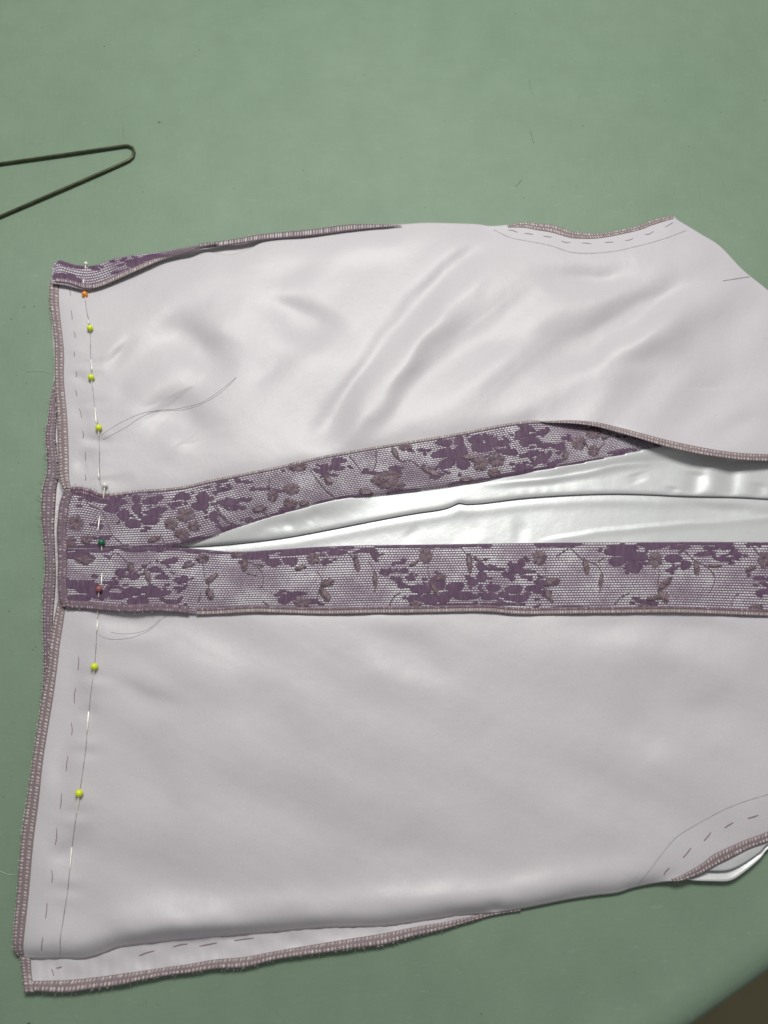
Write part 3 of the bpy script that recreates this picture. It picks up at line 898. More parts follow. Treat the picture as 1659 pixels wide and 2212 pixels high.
UB_TOP = smooth([(136, 1070), (150, 1056), (175, 1054), (200, 1061), (225, 1069), (300, 1060), (350, 1057), (400, 1051), (450, 1039), (500, 1029), (550, 1019), (600, 1009), (650, 997), (700, 986), (750, 977),
                 (800, 968), (850, 960), (900, 952), (950, 944), (1000, 935), (1050, 925), (1105, 915), (1150, 910), (1200, 910), (1240, 911), (1300, 905), (1400, 893), (1470, 885)], 200)
UB_BOT = smooth([(130, 1184), (250, 1184), (330, 1183), (372, 1182), (405, 1173), (464, 1159), (520, 1140), (572, 1123), (644, 1103), (724, 1082), (806, 1071), (896, 1060), (986, 1048), (1062, 1036), (1150, 1021),
                 (1250, 1004), (1350, 983), (1430, 962), (1470, 952)], 200)
LB_TOP = smooth([(130, 1184), (250, 1184.5), (330, 1184), (372, 1183), (430, 1186), (500, 1191.5), (560, 1189.5), (620, 1185.5), (700, 1180.5), (800, 1177.5), (900, 1176.5), (1000, 1175), (1100, 1173.5), (1200, 1172),
                 (1300, 1171.5), (1400, 1171), (1500, 1170.5), (1659, 1171), (1730, 1172)], 200)
LB_BOT = smooth([(130, 1300), (145, 1311), (180, 1312), (230, 1317), (280, 1320), (330, 1318), (380, 1320), (420, 1325), (470, 1324), (550, 1320), (620, 1322), (700, 1324), (800, 1322), (900, 1321), (1000, 1319), (1060, 1319),
                 (1100, 1323), (1150, 1324.5), (1250, 1323), (1350, 1322), (1450, 1321), (1550, 1324), (1659, 1328), (1730, 1331)], 200)


def zUB(x, y):
    x = np.asarray(x, float); y = np.asarray(y, float)
    s = (y - ip(UB_TOP, x)) / np.maximum(ip(UB_BOT, x) - ip(UB_TOP, x), 5)
    k = np.clip((x - 1120) / 160, 0, 1); k = k * k * (3 - 2 * k)
    zo = 5.9 * (1 - k) + 1.6 * k
    kk = np.clip((x - 330) / 160, 0, 1)
    zi = 6.4 * (1 - kk) + 5.0 * kk
    e = np.clip((1 - s) / 0.10, 0, 1)
    zi = zi - 0.8 * (1 - e) ** 2 * (x > 372)
    return zo + (zi - zo) * np.clip(s, -0.2, 1.2) + 0.55 * np.sin(np.clip(s, 0, 1) * math.pi) + 0.28 * wob(x, y, 90, 5) + 0.10 * wob(x, y, 37, 1)


def zLB(x, y):
    x = np.asarray(x, float); y = np.asarray(y, float)
    s = (y - ip(LB_TOP, x)) / np.maximum(ip(LB_BOT, x) - ip(LB_TOP, x), 5)
    kk = np.clip((x - 330) / 160, 0, 1)
    zi = 6.4 * (1 - kk) + 5.2 * kk
    zo = 6.3 + 1.3 * np.exp(-((x - 310) / 85.0) ** 2)
    e = np.clip(s / 0.06, 0, 1)
    zi = zi - 0.5 * (1 - e) ** 2 * (x > 372)
    return zi + (zo - zi) * np.clip(s, -0.2, 1.2) + 0.55 * np.sin(np.clip(s, 0, 1) * math.pi) + 0.28 * wob(x, y, 90, 2) + 0.10 * wob(x, y, 37, 3)


HB_TOP = smooth([(112, 574), (122, 565), (132, 562), (156, 570), (182, 574), (208, 572), (250, 558), (291, 551), (333, 546), (385, 537), (432, 529), (470, 524)], 120)
HB_BOT = smooth([(108, 612), (140, 616), (182, 625), (224, 616), (270, 594), (322, 571), (354, 557), (395, 546), (432, 534), (470, 526)], 120)


def zHB(x, y):
    s = (y - ip(HB_TOP, x)) / np.maximum(ip(HB_BOT, x) - ip(HB_TOP, x), 3)
    return 3.6 + 2.6 * np.clip(s, 0, 1) + 0.9 * np.sin(np.clip(s, 0, 1) * math.pi) + 0.25 * wob(x, y, 50, 4) - 1.5 * np.exp(-((x - 195) / 14.0) ** 2 - ((y - 578) / 14.0) ** 2)


def lace(name, top, bot, zfun, nrow, pitch, petals, flowers, leaves, stems, label, open_min=0.34, open_max=0.92, seed=0, rim=None):
    rnd = random.Random(40 + seed)
    rg = np.random.default_rng(60 + seed)
    x0, x1 = max(top[0, 0], bot[0, 0]), min(top[-1, 0], bot[-1, 0])
    ncol = int((x1 - x0) / pitch)
    net = MB()
    pa = A([(p[0], p[1], p[2], p[3], math.radians(p[4])) for p in petals]) if petals else np.zeros((0, 5))
    LIFT = 0.30
    extra, specks = [], []
    for (cx, cy, rx, ry, ang) in pa:
        for _ in range(3):
            a = rnd.uniform(0, 2 * math.pi); f_ = rnd.uniform(1.1, 1.9)
            specks.append((cx + f_ * rx * math.cos(a), cy + f_ * ry * math.sin(a) + rnd.uniform(-4, 4), rnd.uniform(3.5, 9.0), rnd.uniform(1.8, 3.6), rnd.uniform(-.5, .5)))
    if rim is not None:
        xx = x0 + 6
        while xx < x1:
            w = rnd.uniform(14, 34)
            c = ip(bot, xx) - 3.0 if rim == 'bottom' else ip(top, xx) + 3.0
            if rnd.random() < .8:
                extra.append((xx, float(c), w, rnd.uniform(2.5, 5.5), 0.0 if rim == 'top' else -0.12))
            xx += w * rnd.uniform(1.1, 2.0)
    if len(pa):
        pa[:, 2:4] *= 0.95
        nsp = len(specks)
        pa = np.vstack([A(specks), pa] + ([A(extra)] if extra else []))
        is_speck = np.arange(len(pa)) < nsp
        ok = (pa[:, 0] > x0 + 3) & (pa[:, 0] < x1 - 3)
        ok &= (pa[:, 1] > ip(top, pa[:, 0]) + 1) & (pa[:, 1] < ip(bot, pa[:, 0]) - 1)
        pa, is_speck = pa[ok], is_speck[ok]
    for r in range(nrow):
        s = (r + 0.5) / nrow
        hs = 0.5 / nrow
        off = 0.5 * (r % 2)
        xc = x0 + (np.arange(ncol) + off) * pitch + pitch * 0.5
        xc = xc[xc < x1 - pitch * 0.5]
        xc = xc + 0.10 * pitch * np.sin(r * 1.7 + xc * 0.05)
        yt = ip(top, xc); yb = ip(bot, xc)
        yc = yt + (yb - yt) * s
        hy = (yb - yt) * hs
        op = 0.64 + 0.27 * wob(xc, yc, 100, 6) + 0.10 * wob(xc, yc, 33, 2)
        op = np.clip(op, open_min, open_max)
        # a row reads (corner, mid side, corner ...) : six outer, six inner points
        ox = np.array([-.5, .5, .5, .5, -.5, -.5]); oy = np.array([-1, -1, 0, 1, 1, 0.0])
        ix = np.array([-.30, .30, .44, .30, -.30, -.44]); iy = np.array([-.62, -.62, 0, .62, .62, 0])
        n = len(xc)
        hit = np.full(n, -1)
        j = hit < 0
        o = np.minimum(op[j] * rg.uniform(0.85, 1.12, j.sum()), 0.95)[:, None]
        k = 0.45 + 0.75 * o
        sh = 0.06 * pitch * rg.uniform(-1, 1, (j.sum(), 1))
        X1, Y1, H1 = xc[j][:, None], yc[j][:, None], hy[j][:, None]
        px = np.concatenate([X1 + ox * pitch * 1.02, X1 + sh + ix * pitch * k], 1)
        py = np.concatenate([Y1 + oy * H1 * 1.02, Y1 + iy * H1 * 1.15 * (0.3 + 0.85 * o)], 1)
        zb = zfun(px, py) + LIFT + np.concatenate([np.full(6, 0.12), np.full(6, -0.06)])
        net.addn(P(px, py, zb), [(i, 6 + i, 6 + (i + 1) % 6, (i + 1) % 6) for i in range(6)])
    band = net.build(name, M['net'])
    part(band)
    if label: band["label"] = label
    binv = garment.matrix_world.inverted()

    def sub(o):
        o.parent = band
        return o
    # satin laid under the net
    xs = np.linspace(x0, x1, 260); ss = np.linspace(0.005, 0.995, 16)
    X = np.repeat(xs[None], 16, 0); yt = ip(top, xs)[None]; yb = ip(bot, xs)[None]
    Y = yt + (yb - yt) * ss[:, None]
    sub(grid_mesh('satin_backing', X, Y, zfun(X, Y), M['backing'], thick=0.3))
    sb = MB()
    for pi_, (cx, cy, rx, ry, ang) in enumerate(pa):
        fb = sb if is_speck[pi_] else MB()
        nn_ = int(12 + rx) if is_speck[pi_] else int(24 + rx)
        aa = np.linspace(0, 2 * math.pi, nn_, endpoint=False)
        jag = 1.0 + rg.uniform(-.5, .5, nn_) * 2.6 / math.sqrt(rx * ry) + 0.06 * np.sin(3 * aa + pi_)
        vx, vy = [cx], [cy]
        for f_ in (.4, .72, 1.0):
            lx, ly = rx * f_ * jag * np.cos(aa), ry * f_ * jag * np.sin(aa)
            vx += list(cx + lx * math.cos(ang) - ly * math.sin(ang)); vy += list(cy + lx * math.sin(ang) + ly * math.cos(ang))
        vx = np.clip(A(vx), x0 + 1, x1 - 1)
        vy = np.clip(A(vy), ip(top, vx) + 1.5, ip(bot, vx) - 1.5)
        vz = zfun(vx, vy) + LIFT + 0.15 + 0.012 * (pi_ % 9)
        ff = [(0, 1 + (i + 1) % nn_, 1 + i) for i in range(nn_)]
        for r_ in range(2):
            ff += [(1 + r_ * nn_ + i, 1 + r_ * nn_ + (i + 1) % nn_, 1 + (r_ + 1) * nn_ + (i + 1) % nn_, 1 + (r_ + 1) * nn_ + i) for i in range(nn_)]
        fb.add(P(vx, vy, vz), ff)
        if not is_speck[pi_]:
            sub(fb.build('woven_petal', M['woven']))
    if sb.n:
        tag(sub(sb.build('woven_specks', M['woven'])), kind='stuff')
    for (cx, cy, rx, ry) in flowers:
        g = MB()
        # low, ragged five-petalled ground
        ph = rnd.uniform(0, 6)
        for (rs, zc0, zc1) in ((1.0, .30, .12),):
            aa = np.linspace(0, 2 * math.pi, 40, endpoint=False)
            rr_ = (0.70 + 0.24 * np.abs(np.cos(2.5 * aa + ph)) + rg.uniform(-.07, .07, 40)) * rs
            vx = np.concatenate([[cx], cx + .5 * rx * rr_ * np.cos(aa), cx + rx * rr_ * np.cos(aa)])
            vy = np.concatenate([[cy], cy + .5 * ry * rr_ * np.sin(aa), cy + ry * rr_ * np.sin(aa)])
            vz = zfun(vx, vy) + LIFT + np.concatenate([[zc0], np.full(40, zc0 + .05) + rg.uniform(-.05, .05, 40), np.full(40, zc1)])
            ff = [(0, 1 + (i + 1) % 40, 1 + i) for i in range(40)] + [(1 + i, 1 + (i + 1) % 40, 41 + (i + 1) % 40, 41 + i) for i in range(40)]
            g.add(P(vx, vy, vz), ff)
        fo = sub(g.build('embroidered_flower', M['embroidery_base']))
        t = MB()
        for k in range(58):
            a = rnd.uniform(0, 2 * math.pi)
            r0 = rnd.uniform(0.0, 0.45); r1 = rnd.uniform(0.65, 1.08)
            tt = np.linspace(r0, r1, 4)
            a2 = a + rnd.uniform(-.18, .18)
            xx = cx + rx * tt * math.cos(a) * (1 + 0.0 * tt) + rx * 0.1 * (math.cos(a2) - math.cos(a)) * tt
            yy = cy + ry * tt * math.sin(a) + ry * 0.1 * (math.sin(a2) - math.sin(a)) * tt
            z = zfun(xx, yy) + LIFT + np.array([.32, .38, .32, .14]) + rnd.uniform(-.04, .10)
            t.tube(P(xx, yy, z), rnd.uniform(0.08, 0.14) * MM, 4)
        to = t.build('embroidery_threads', M['embroidery'])
        to.parent = band
        to["kind"] = "stuff"
    for (cx, cy, rx, ry, ang) in leaves:
        ca, sa = math.cos(math.radians(ang)), math.sin(math.radians(ang))
        t = MB()
        c = P(cx, cy, zfun(cx, cy) + LIFT + 0.15)
        ex = P(cx + rx * ca, cy + rx * sa, zfun(cx, cy) + LIFT + .15) - c
        ey = P(cx - ry * .8 * sa, cy + ry * .8 * ca, zfun(cx, cy) + LIFT + .15) - c
        t.blob(c, ex * .9, ey * .7, np.array([0, 0, 0.05 * MM]), 10, 4)
        nst = int(max(7, rx * 1.3))
        for k in range(nst):
            u = -0.95 + 1.9 * (k + rnd.uniform(-.3, .3)) / (nst - 1)
            w = math.sqrt(max(0.05, 1 - u * u)) * rnd.uniform(.75, 1.35)
            lean = 0.45
            pts = []
            for vv in (-1, 0, 1):
                lx, ly = rx * u + ry * w * lean * vv, ry * w * vv
                pts.append((cx + lx * ca - ly * sa, cy + lx * sa + ly * ca))
            pts = A(pts)
            z = zfun(pts[:, 0], pts[:, 1]) + LIFT + np.array([.12, .26, .12]) + rnd.uniform(-.04, .08)
            t.tube(P(pts[:, 0], pts[:, 1], z), rnd.uniform(.11, .17) * MM, 4)
        sub(t.build('embroidered_leaf', M['embroidery']))
    for st in stems:
        p = smooth(st, max(8, int(plen(st) / 3)))
        p = p + 0.35 * np.stack([np.sin(np.arange(len(p)) * 1.9), np.cos(np.arange(len(p)) * 2.3)], 1)
        t = MB()
        t.tube(P(p[:, 0], p[:, 1], zfun(p[:, 0], p[:, 1]) + LIFT + 0.22), (0.24 + 0.06 * np.sin(np.arange(len(p)) * 2.1)) * MM, 6)
        sub(t.build('embroidered_stem', M['embroidery_base']))
    return band


lace('lace_band', UB_TOP, UB_BOT, zUB, 25, 6.3, conv(PET_U), conv(FLO_U), conv(LEAF_U), convs(STEM_U), 'purple floral lace band along the upper side of the opening', seed=1, rim='bottom')
lace('lace_band', LB_TOP, LB_BOT, zLB, 28, 6.4, conv(PET_L), conv(FLO_L), conv(LEAF_L), convs(STEM_L), 'purple floral lace band along the lower side of the opening', seed=2, rim='top')
lace('lace_band', HB_TOP, HB_BOT, zHB, 9, 5.2, conv(PET_H), [], [], [], 'short curled piece of lace at the top left corner', 0.3, 0.7, seed=3)

# ------------------------------------------------------------------ overlocked edges


def edging(outer, inner, zfun, pitch, lift=0.25, pale=0.0, fray=0.0, mats=('overlock_base', 'overlock'), seed=0, cols=2, name='overlock_edging', flat=False):
    """outer / inner: traced paths of the two sides of the stitched border"""
    rnd = random.Random(seed)
    n = int(plen(outer) / pitch)
    O = smooth(outer, 2 * n + 1); I = smooth(inner, 2 * n + 1)
    # ribbon under the loops
    k = 5
    ss = np.linspace(0, 1, k)
    X = O[None, :, 0] * (1 - ss[:, None]) + I[None, :, 0] * ss[:, None]
    Y = O[None, :, 1] * (1 - ss[:, None]) + I[None, :, 1] * ss[:, None]
    Z = zfun(X, Y) + lift + 0.08 * np.sin(ss * math.pi)[:, None]
    base = part(grid_mesh(name, X, Y, Z, M[mats[0]], thick=0.35))
    mb = MB(); pb = MB()
    rg = np.random.default_rng(seed)
    o, q = O[1::2], I[1::2]
    nx = O[2::2] - O[:-1:2]
    for c in range(cols):
        s0, s1 = (c + 0.04) / cols, (c + 0.96) / cols
        j = rg.uniform(-.17, .17, (n, 1))
        slant = (0.28 if c % 2 else -0.12) * rg.uniform(.6, 1.3, (n, 1))
        a = o * (1 - s0) + q * s0 + nx * (j - slant * .5); b_ = o * (1 - s1) + q * s1 + nx * (j + slant * .5)
        m_ = (a + b_) / 2
        zc_ = zfun(m_[:, 0], m_[:, 1]) + lift + 0.24
        w = m_ + nx * 0.5 * rg.uniform(.55, 1.0, (n, 1))
        C = P(m_[:, 0], m_[:, 1], zc_)
        mb.blobs(C, P(b_[:, 0], b_[:, 1], zc_) - C, P(w[:, 0], w[:, 1], zc_) - C, rg.uniform(.22, .40, n) * MM)
    zo_ = zfun(o[:, 0], o[:, 1])
    if pale > 0:
        # loops of the looper thread standing out at the very edge
        j = rg.random(n) < pale
        a = o[j] + (o[j] - q[j]) * 0.03 + nx[j] * rg.uniform(-.15, .15, (j.sum(), 1))
        zc_ = zo_[j] + lift * .5
        t = a + (o[j] - q[j]) * rg.uniform(.06, .13, (j.sum(), 1)); w = a + nx[j] * .36
        C = P(a[:, 0], a[:, 1], zc_)
        pb.blobs(C, P(t[:, 0], t[:, 1], zc_) - C, P(w[:, 0], w[:, 1], zc_) - C, np.full(j.sum(), .32 * MM))
    for i in np.nonzero(rg.random(n) < fray)[0]:
        a = o[i] + (q[i] - o[i]) * .1
        b_ = o[i] + (o[i] - q[i]) * rnd.uniform(.15, .5) + nx[i] * rnd.uniform(-.8, .8)
        md = (a + b_) / 2 + nx[i] * rnd.uniform(-.3, .3)
        pp_ = smooth([a, md, b_], 6)
        z0 = zo_[i] + lift + .3
        mb.tube(P(pp_[:, 0], pp_[:, 1], np.linspace(z0, max(.3, z0 - 1.2), 6)), .09 * MM, 3)
    st = mb.build('overlock_stitching', M[mats[1]])
    st.parent = base
    st["kind"] = "stuff"
    if pb.n:
        s2 = pb.build('edge_loops', M['overlock_pale'])
        s2.parent = base
        s2["kind"] = "stuff"
    return base


# left edge of the upper back panel
edging([(108, 606), (108, 655), (118, 733), (119, 820), (123, 887), (126, 971), (128, 1027), (137, 1057)],
       [(127, 610), (128, 664), (138, 756), (138, 820), (145, 902), (148, 971), (149, 1027), (153, 1054)], zU, 6.6, 0.2, 0.8, 0.2, seed=1)
# left edge of the lower back panel
edging([(127, 1292), (119, 1331), (108, 1393), (104, 1440), (92, 1504), (72, 1634), (59, 1726), (46, 1819), (37, 1930), (31, 2004), (29, 2044), (35, 2062)],
       [(143, 1300), (138, 1335), (129, 1393), (126, 1420), (115, 1504), (94, 1634), (84, 1726), (72, 1819), (62, 1930), (54, 2004), (50, 2044), (52, 2062)], zL, 7.4, 0.2, 0.6, 0.1, seed=2)
# the front layer's edge showing at the left
edging([(117, 822), (108, 871), (104, 910), (99, 944), (103, 985), (102, 1020), (93, 1056), (90, 1100), (92, 1140), (96, 1177), (98, 1233), (94, 1275), (93, 1345), (95, 1415), (94, 1470), (88, 1530)],
       [(130, 822), (124, 871), (122, 910), (120, 944), (124, 985), (128, 1020), (122, 1056), (119, 1100), (117, 1140), (118, 1177), (120, 1233), (119, 1275), (114, 1345), (115, 1415), (112, 1470), (106, 1530)],
       zF, 6.6, 0.3, 0.85, 0.6, seed=3, mats=('embroidery_base', 'overlock_dark'), cols=3)
# flap at the bottom


edging(F_BOT, [(60, 2118), (74, 2119), (148, 2117), (200, 2112), (259, 2104), (303, 2098), (370, 2088), (407, 2083), (464, 2073), (530, 2067), (600, 2054), (700, 2037), (770, 2026), (830, 2016),
               (900, 2002), (960, 1992), (1020, 1979), (1068, 1967), (1125, 1960)], zflap, 8.4, 0.25, 0.35, 0.5, seed=4)
edging([(45, 2066), (47, 2090), (50, 2115), (53, 2143)], [(66, 2068), (67, 2090), (69, 2110), (74, 2143)], zflap, 6.6, 0.3, 0.8, 0.2, seed=5)
# armholes
edging([(1096, 486), (1134, 480), (1160, 483), (1191, 485), (1222, 495), (1243, 501), (1290, 504), (1342, 496), (1384, 486), (1410, 475), (1452, 465)],
       [(1098, 491), (1134, 492), (1160, 497), (1191, 502), (1222, 511), (1243, 515), (1290, 515), (1342, 506), (1384, 496), (1410, 486), (1456, 472)], zU, 6.0, 0.15, 0.15, 0.3, seed=6, cols=2, mats=('overlock_base', 'overlock'))
edging([(1454, 1904), (1474, 1902), (1512, 1888), (1554, 1866), (1592, 1847), (1624, 1831), (1660, 1818), (1730, 1791)],
       [(1450, 1897), (1467, 1893), (1512, 1868), (1538, 1848), (1563, 1835), (1608, 1815), (1660, 1796), (1730, 1768)], zL, 7.4, 0.2, 0.0, 0.15, seed=7)
# right half of the opening: the panel's edge over the lace
edging([(1165, 912), (1190, 913.5), (1240, 915.5), (1290, 922.5), (1330, 933.5), (1380, 947.5), (1440, 965.5), (1500, 979.5), (1550, 987.5), (1600, 994), (1659, 997), (1730, 1001)],
       [(1165, 910.5), (1190, 909.5), (1240, 908.5), (1290, 913), (1330, 922), (1380, 935), (1440, 951), (1500, 964), (1550, 973), (1600, 979), (1659, 982), (1730, 986)], zU, 6.6, 0.15, 0.0, 0.05, seed=8)
# lace band borders


def sub_path(c, xa, xb, dy):
    m_ = (c[:, 0] >= xa) & (c[:, 0] <= xb)
    return [(x, y + dy) for x, y in c[m_][::3]]


edging(sub_path(UB_TOP, 232, 1215, -1.5), sub_path(UB_TOP, 232, 1215, 4.5), zUB, 5.6, 0.35, 0.0, 0.1, seed=9, cols=1, mats=('overlock_base', 'overlock'))
edging(sub_path(LB_BOT, 420, 1725, 3.0), sub_path(LB_BOT, 420, 1725, -5.5), zLB, 5.6, 0.30, 0.55, 0.04, seed=10, cols=1)
edging(sub_path(LB_BOT, 420, 1725, -5.5), sub_path(LB_BOT, 420, 1725, -11.5), zLB, 5.6, 0.30, 0.0, 0.05, seed=20, cols=1, mats=('embroidery_base', 'embroidery'))
edging(sub_path(LB_BOT, 138, 425, 3.0), sub_path(LB_BOT, 138, 425, -14), zLB, 5.4, 0.30, 0.25, 1.0, seed=11, cols=2, mats=('embroidery_base', 'embroidery'))
edging(sub_path(UB_TOP, 140, 240, -2.0), sub_path(UB_TOP, 140, 240, 13), zUB, 5.0, 0.35, 0.0, 1.0, seed=12, cols=2, mats=('embroidery_base', 'embroidery'))
edging([(140, 1058), (130, 1085), (126, 1115), (123, 1150), (125, 1190)], [(158, 1066), (150, 1085), (146, 1115), (143, 1150), (146, 1190)], zUB, 6.0, 0.35, 0.3, 0.9, seed=13, mats=('embroidery_base', 'embroidery'))
edging([(125, 1186), (126, 1220), (125, 1250), (127, 1290), (136, 1312)], [(143, 1186), (145, 1220), (143, 1250), (146, 1290), (152, 1308)], zLB, 6.0, 0.35, 0.4, 0.9, seed=14, mats=('embroidery_base', 'embroidery'))
# top left: border of the curled lace, running on as the front layer's side edge


def zTop(x, y):
    x = np.asarray(x, float)
    k = np.clip((x - 330) / 160, 0, 1)
    return 6.4 * (1 - k) + 3.9 * k + 0.3 * np.sin(x * 0.05)


edging([(200, 624), (224, 617), (270, 597), (322, 574), (354, 561), (395, 549), (440, 537)], [(200, 615), (224, 607), (270, 586), (322, 564), (354, 551), (395, 540), (440, 528)], zTop, 5.6, 0.2, 0.0, 0.1, seed=15, cols=1)
edging([(430, 526), (468, 522), (520, 514), (572, 505), (676, 495), (754, 485), (820, 485), (868, 486)], [(430, 537), (468, 533), (520, 526), (572, 518), (676, 509), (754, 499), (820, 492), (868, 488)], zTop, 5.8, 0.2, 0.0, 0.25, seed=16, cols=1, mats=('embroidery_base', 'overlock'))
edging([(120, 609), (150, 613), (182, 624), (205, 622)], [(120, 600), (150, 604), (182, 613), (205, 612)], zHB, 5.0, 0.35, 0.0, 0.3, seed=17, cols=1, mats=('embroidery_base', 'overlock'))

# two bar tacks across the front layer's edge
for (a, b_) in (((99, 954), (131, 961)), ((108, 1031), (129, 1036))):
    p = smooth([a, ((a[0] + b_[0]) / 2, (a[1] + b_[1]) / 2 - 2), b_], 8)
    mb = MB()
    mb.tube(P(p[:, 0], p[:, 1], 2.3), 0.42 * MM, 6)
    o = part(mb.build('bar_tack', M['pencil']))

# ------------------------------------------------------------------ pencil lines and basting


def ribbon(path, zfun, w, mat, name='pencil_line', lift=0.16):
    n = max(10, int(plen(path) / 3))
    p = smooth(path, n)
    p = p + 0.5 * np.stack([wob(p[:, 1], p[:, 0], 40, 1), wob(p[:, 0], p[:, 1], 40, 2)], 1) * 0.6
    t = np.gradient(p, axis=0); t /= np.linalg.norm(t, axis=1)[:, None]
    nn_ = np.stack([-t[:, 1], t[:, 0]], 1)
    ww = w * (0.85 + 0.3 * wob(p[:, 0] * 3, p[:, 1] * 3, 60, 3))[:, None]
    L_, R_ = p + nn_ * ww, p - nn_ * ww
    z = zfun(p[:, 0], p[:, 1]) + lift
    vs = np.vstack([P(L_[:, 0], L_[:, 1], z), P(R_[:, 0], R_[:, 1], z)])
    fs = [(i, n + i, n + i + 1, i + 1) for i in range(n - 1)]
    mb = MB(); mb.add(vs, fs)
    return part(mb.build(name, mat))


ribbon([(184, 645), (187, 670), (195, 715), (196, 780), (199, 830), (206, 890), (213, 930), (215, 1000), (216, 1040), (221, 1058)], zU, 0.75, M['pencil'])
ribbon(PINLINE_L[:-1] + [(130, 2062)], zL, 0.80, M['pencil'])
ribbon([(1066, 496), (1103, 513), (1139, 520), (1191, 531), (1228, 543), (1264, 547), (1316, 544), (1368, 534), (1420, 520), (1456, 508), (1482, 497)], zU, 0.8, M['faint'])
ribbon([(1378, 1909), (1406, 1877), (1422, 1855), (1442, 1829), (1467, 1804), (1506, 1780), (1544, 1759), (1592, 1737), (1659, 1716), (1725, 1700)], zL, 0.9, M['faint'])
ribbon([(1562, 607), (1590, 602), (1619, 598)], zU, 0.9, M['pencil'])


def z3(x, y):
    return 66.36 + .28 * x, 663.6 + .28 * y


def z7(x, y):
    return .3699 * x, 1393.5 + .3699 * y


def z2(x, y):
    return 796 + .52 * x, 398 + .52 * y


def z8(x, y):
    return 1128 + .32 * x, 1592.6 + .32 * y


dash_u = [z3(*a) + z3(*b_) for a, b_ in [((310, 20), (320, 100)), ((332, 185), (342, 240)), ((337, 340), (338, 385)), ((348, 490), (350, 545)), ((347, 635), (358, 690)), ((375, 780), (395, 860)),
                                        ((400, 950), (402, 1015)), ((422, 1110), (424, 1190)), ((418, 1290), (420, 1340))]]
dash_u += [(150, 624, 153, 640)]
dash_arm = [z2(*a) + z2(*b_) for a, b_ in [((580, 190), (620, 200)), ((645, 205), (685, 210)), ((725, 215), (760, 220)), ((800, 235), (838, 242)), ((885, 245), (925, 248)), ((980, 243), (1018, 241)),
                                          ((1065, 235), (1100, 225)), ((1145, 210), (1185, 195)), ((1230, 178), (1265, 158))]]
dash_l = [z7(*a) + z7(*b_) for a, b_ in [((460, 65), (455, 150)), ((442, 245), (436, 345)), ((415, 450), (418, 530)), ((398, 645), (387, 740)), ((358, 860), (352, 960)), ((330, 1065), (323, 1170)),
                                        ((300, 1310), (303, 1390)), ((275, 1500), (265, 1600)), ((252, 1700), (243, 1785))]]
dash_larm = [z8(*a) + z8(*b_) for a, b_ in [((955, 930), (995, 880)), ((1085, 815), (1140, 745)), ((1225, 700), (1275, 640)), ((1365, 612), (1425, 575)), ((1520, 548), (1595, 525))]]
dash_f = [z7(*a) + z7(*b_) for a, b_ in [((810, 1815), (905, 1785)), ((1010, 1762), (1100, 1745)), ((300, 1890), (312, 1935)), ((330, 1885), (362, 1876))]] + [(430, 2044, 470, 2036), (505, 2032, 550, 2026)]


def basting(dashes, zfun, r=0.20, mat='basting'):
    for k, (x0, y0, x1, y1) in enumerate(dashes):
        bow = random.uniform(-2.0, 2.0)
        d = A([x1 - x0, y1 - y0]); nrm = A([-d[1], d[0]]) / np.linalg.norm(d)
        mid = A([(x0 + x1) / 2, (y0 + y1) / 2]) + nrm * bow
        p = smooth([(x0, y0), mid, (x1, y1)], 9)
        z = zfun(p[:, 0], p[:, 1]) + np.array([-.25, .12, .2, .25, .27, .25, .2, .12, -.25])
        mb = MB()
        mb.tube(P(p[:, 0], p[:, 1], z), r * MM, 6)
        part(mb.build('basting_stitch', M[mat]))


basting(dash_u, zU)
basting(dash_arm, zU, 0.34, 'basting_pale')
basting(dash_l, zL)
basting(dash_larm, zL, 0.27, 'basting')
basting(dash_f, zflap, 0.24)

# ------------------------------------------------------------------ pins
PINS = [  # head xy, head radius mm, colour, end of the first visible run, start / end of the point run, surface
    ('white', (185.6, 569.5), 1.35, (184, 580), (181, 604), (180, 614), zHB, 'small white-headed dressmaking pin in the lace at the top left corner'),
    ('orange', (183, 635.5), 1.95, (184.5, 646), (190.5, 692), (191.5, 701), zU, 'orange-headed dressmaking pin below the curled lace corner'),
    ('yellow', (194.3, 708.5), 2.0, (195, 717), (196.5, 780), (199, 804), zU, 'yellow-headed pin just below the orange-headed one'),
    ('yellow', (196.8, 815), 2.0, (199, 831), (205, 883), (208.6, 919), zU, 'second yellow-headed pin below the orange-headed one'),
    ('yellow', (213.0, 924), 2.0, (213, 946), (212.5, 1018), (214.4, 1036), zU, 'yellow-headed pin beside the trailing lilac thread, above the pearl-headed pin'),
    ('white', (226.5, 1048), 1.6, (223.5, 1075), (215, 1118), (211, 1151), zUB, 'pearl white-headed pin at the top edge of the lace band'),
    ('green', (219, 1171.5), 2.0, (219.8, 1187), (219.8, 1243), (219, 1268), zUB, 'dark green-headed pin in the middle of the lace'),
    ('red', (214, 1272.5), 1.95, (213, 1287), (210.6, 1342), (209, 1366), zLB, 'dusty red-headed pin at the bottom of the lace'),
    ('yellow', (203.6, 1440), 2.0, (201.6, 1460), (191, 1541), (187.5, 1586), zL, 'yellow-headed pin first below the lace bands'),
    ('yellow', (170.8, 1713.5), 2.05, (166.5, 1752), (154.6, 1834), (150, 1884), zL, 'lowest yellow-headed pin, near the bottom left corner'),
]
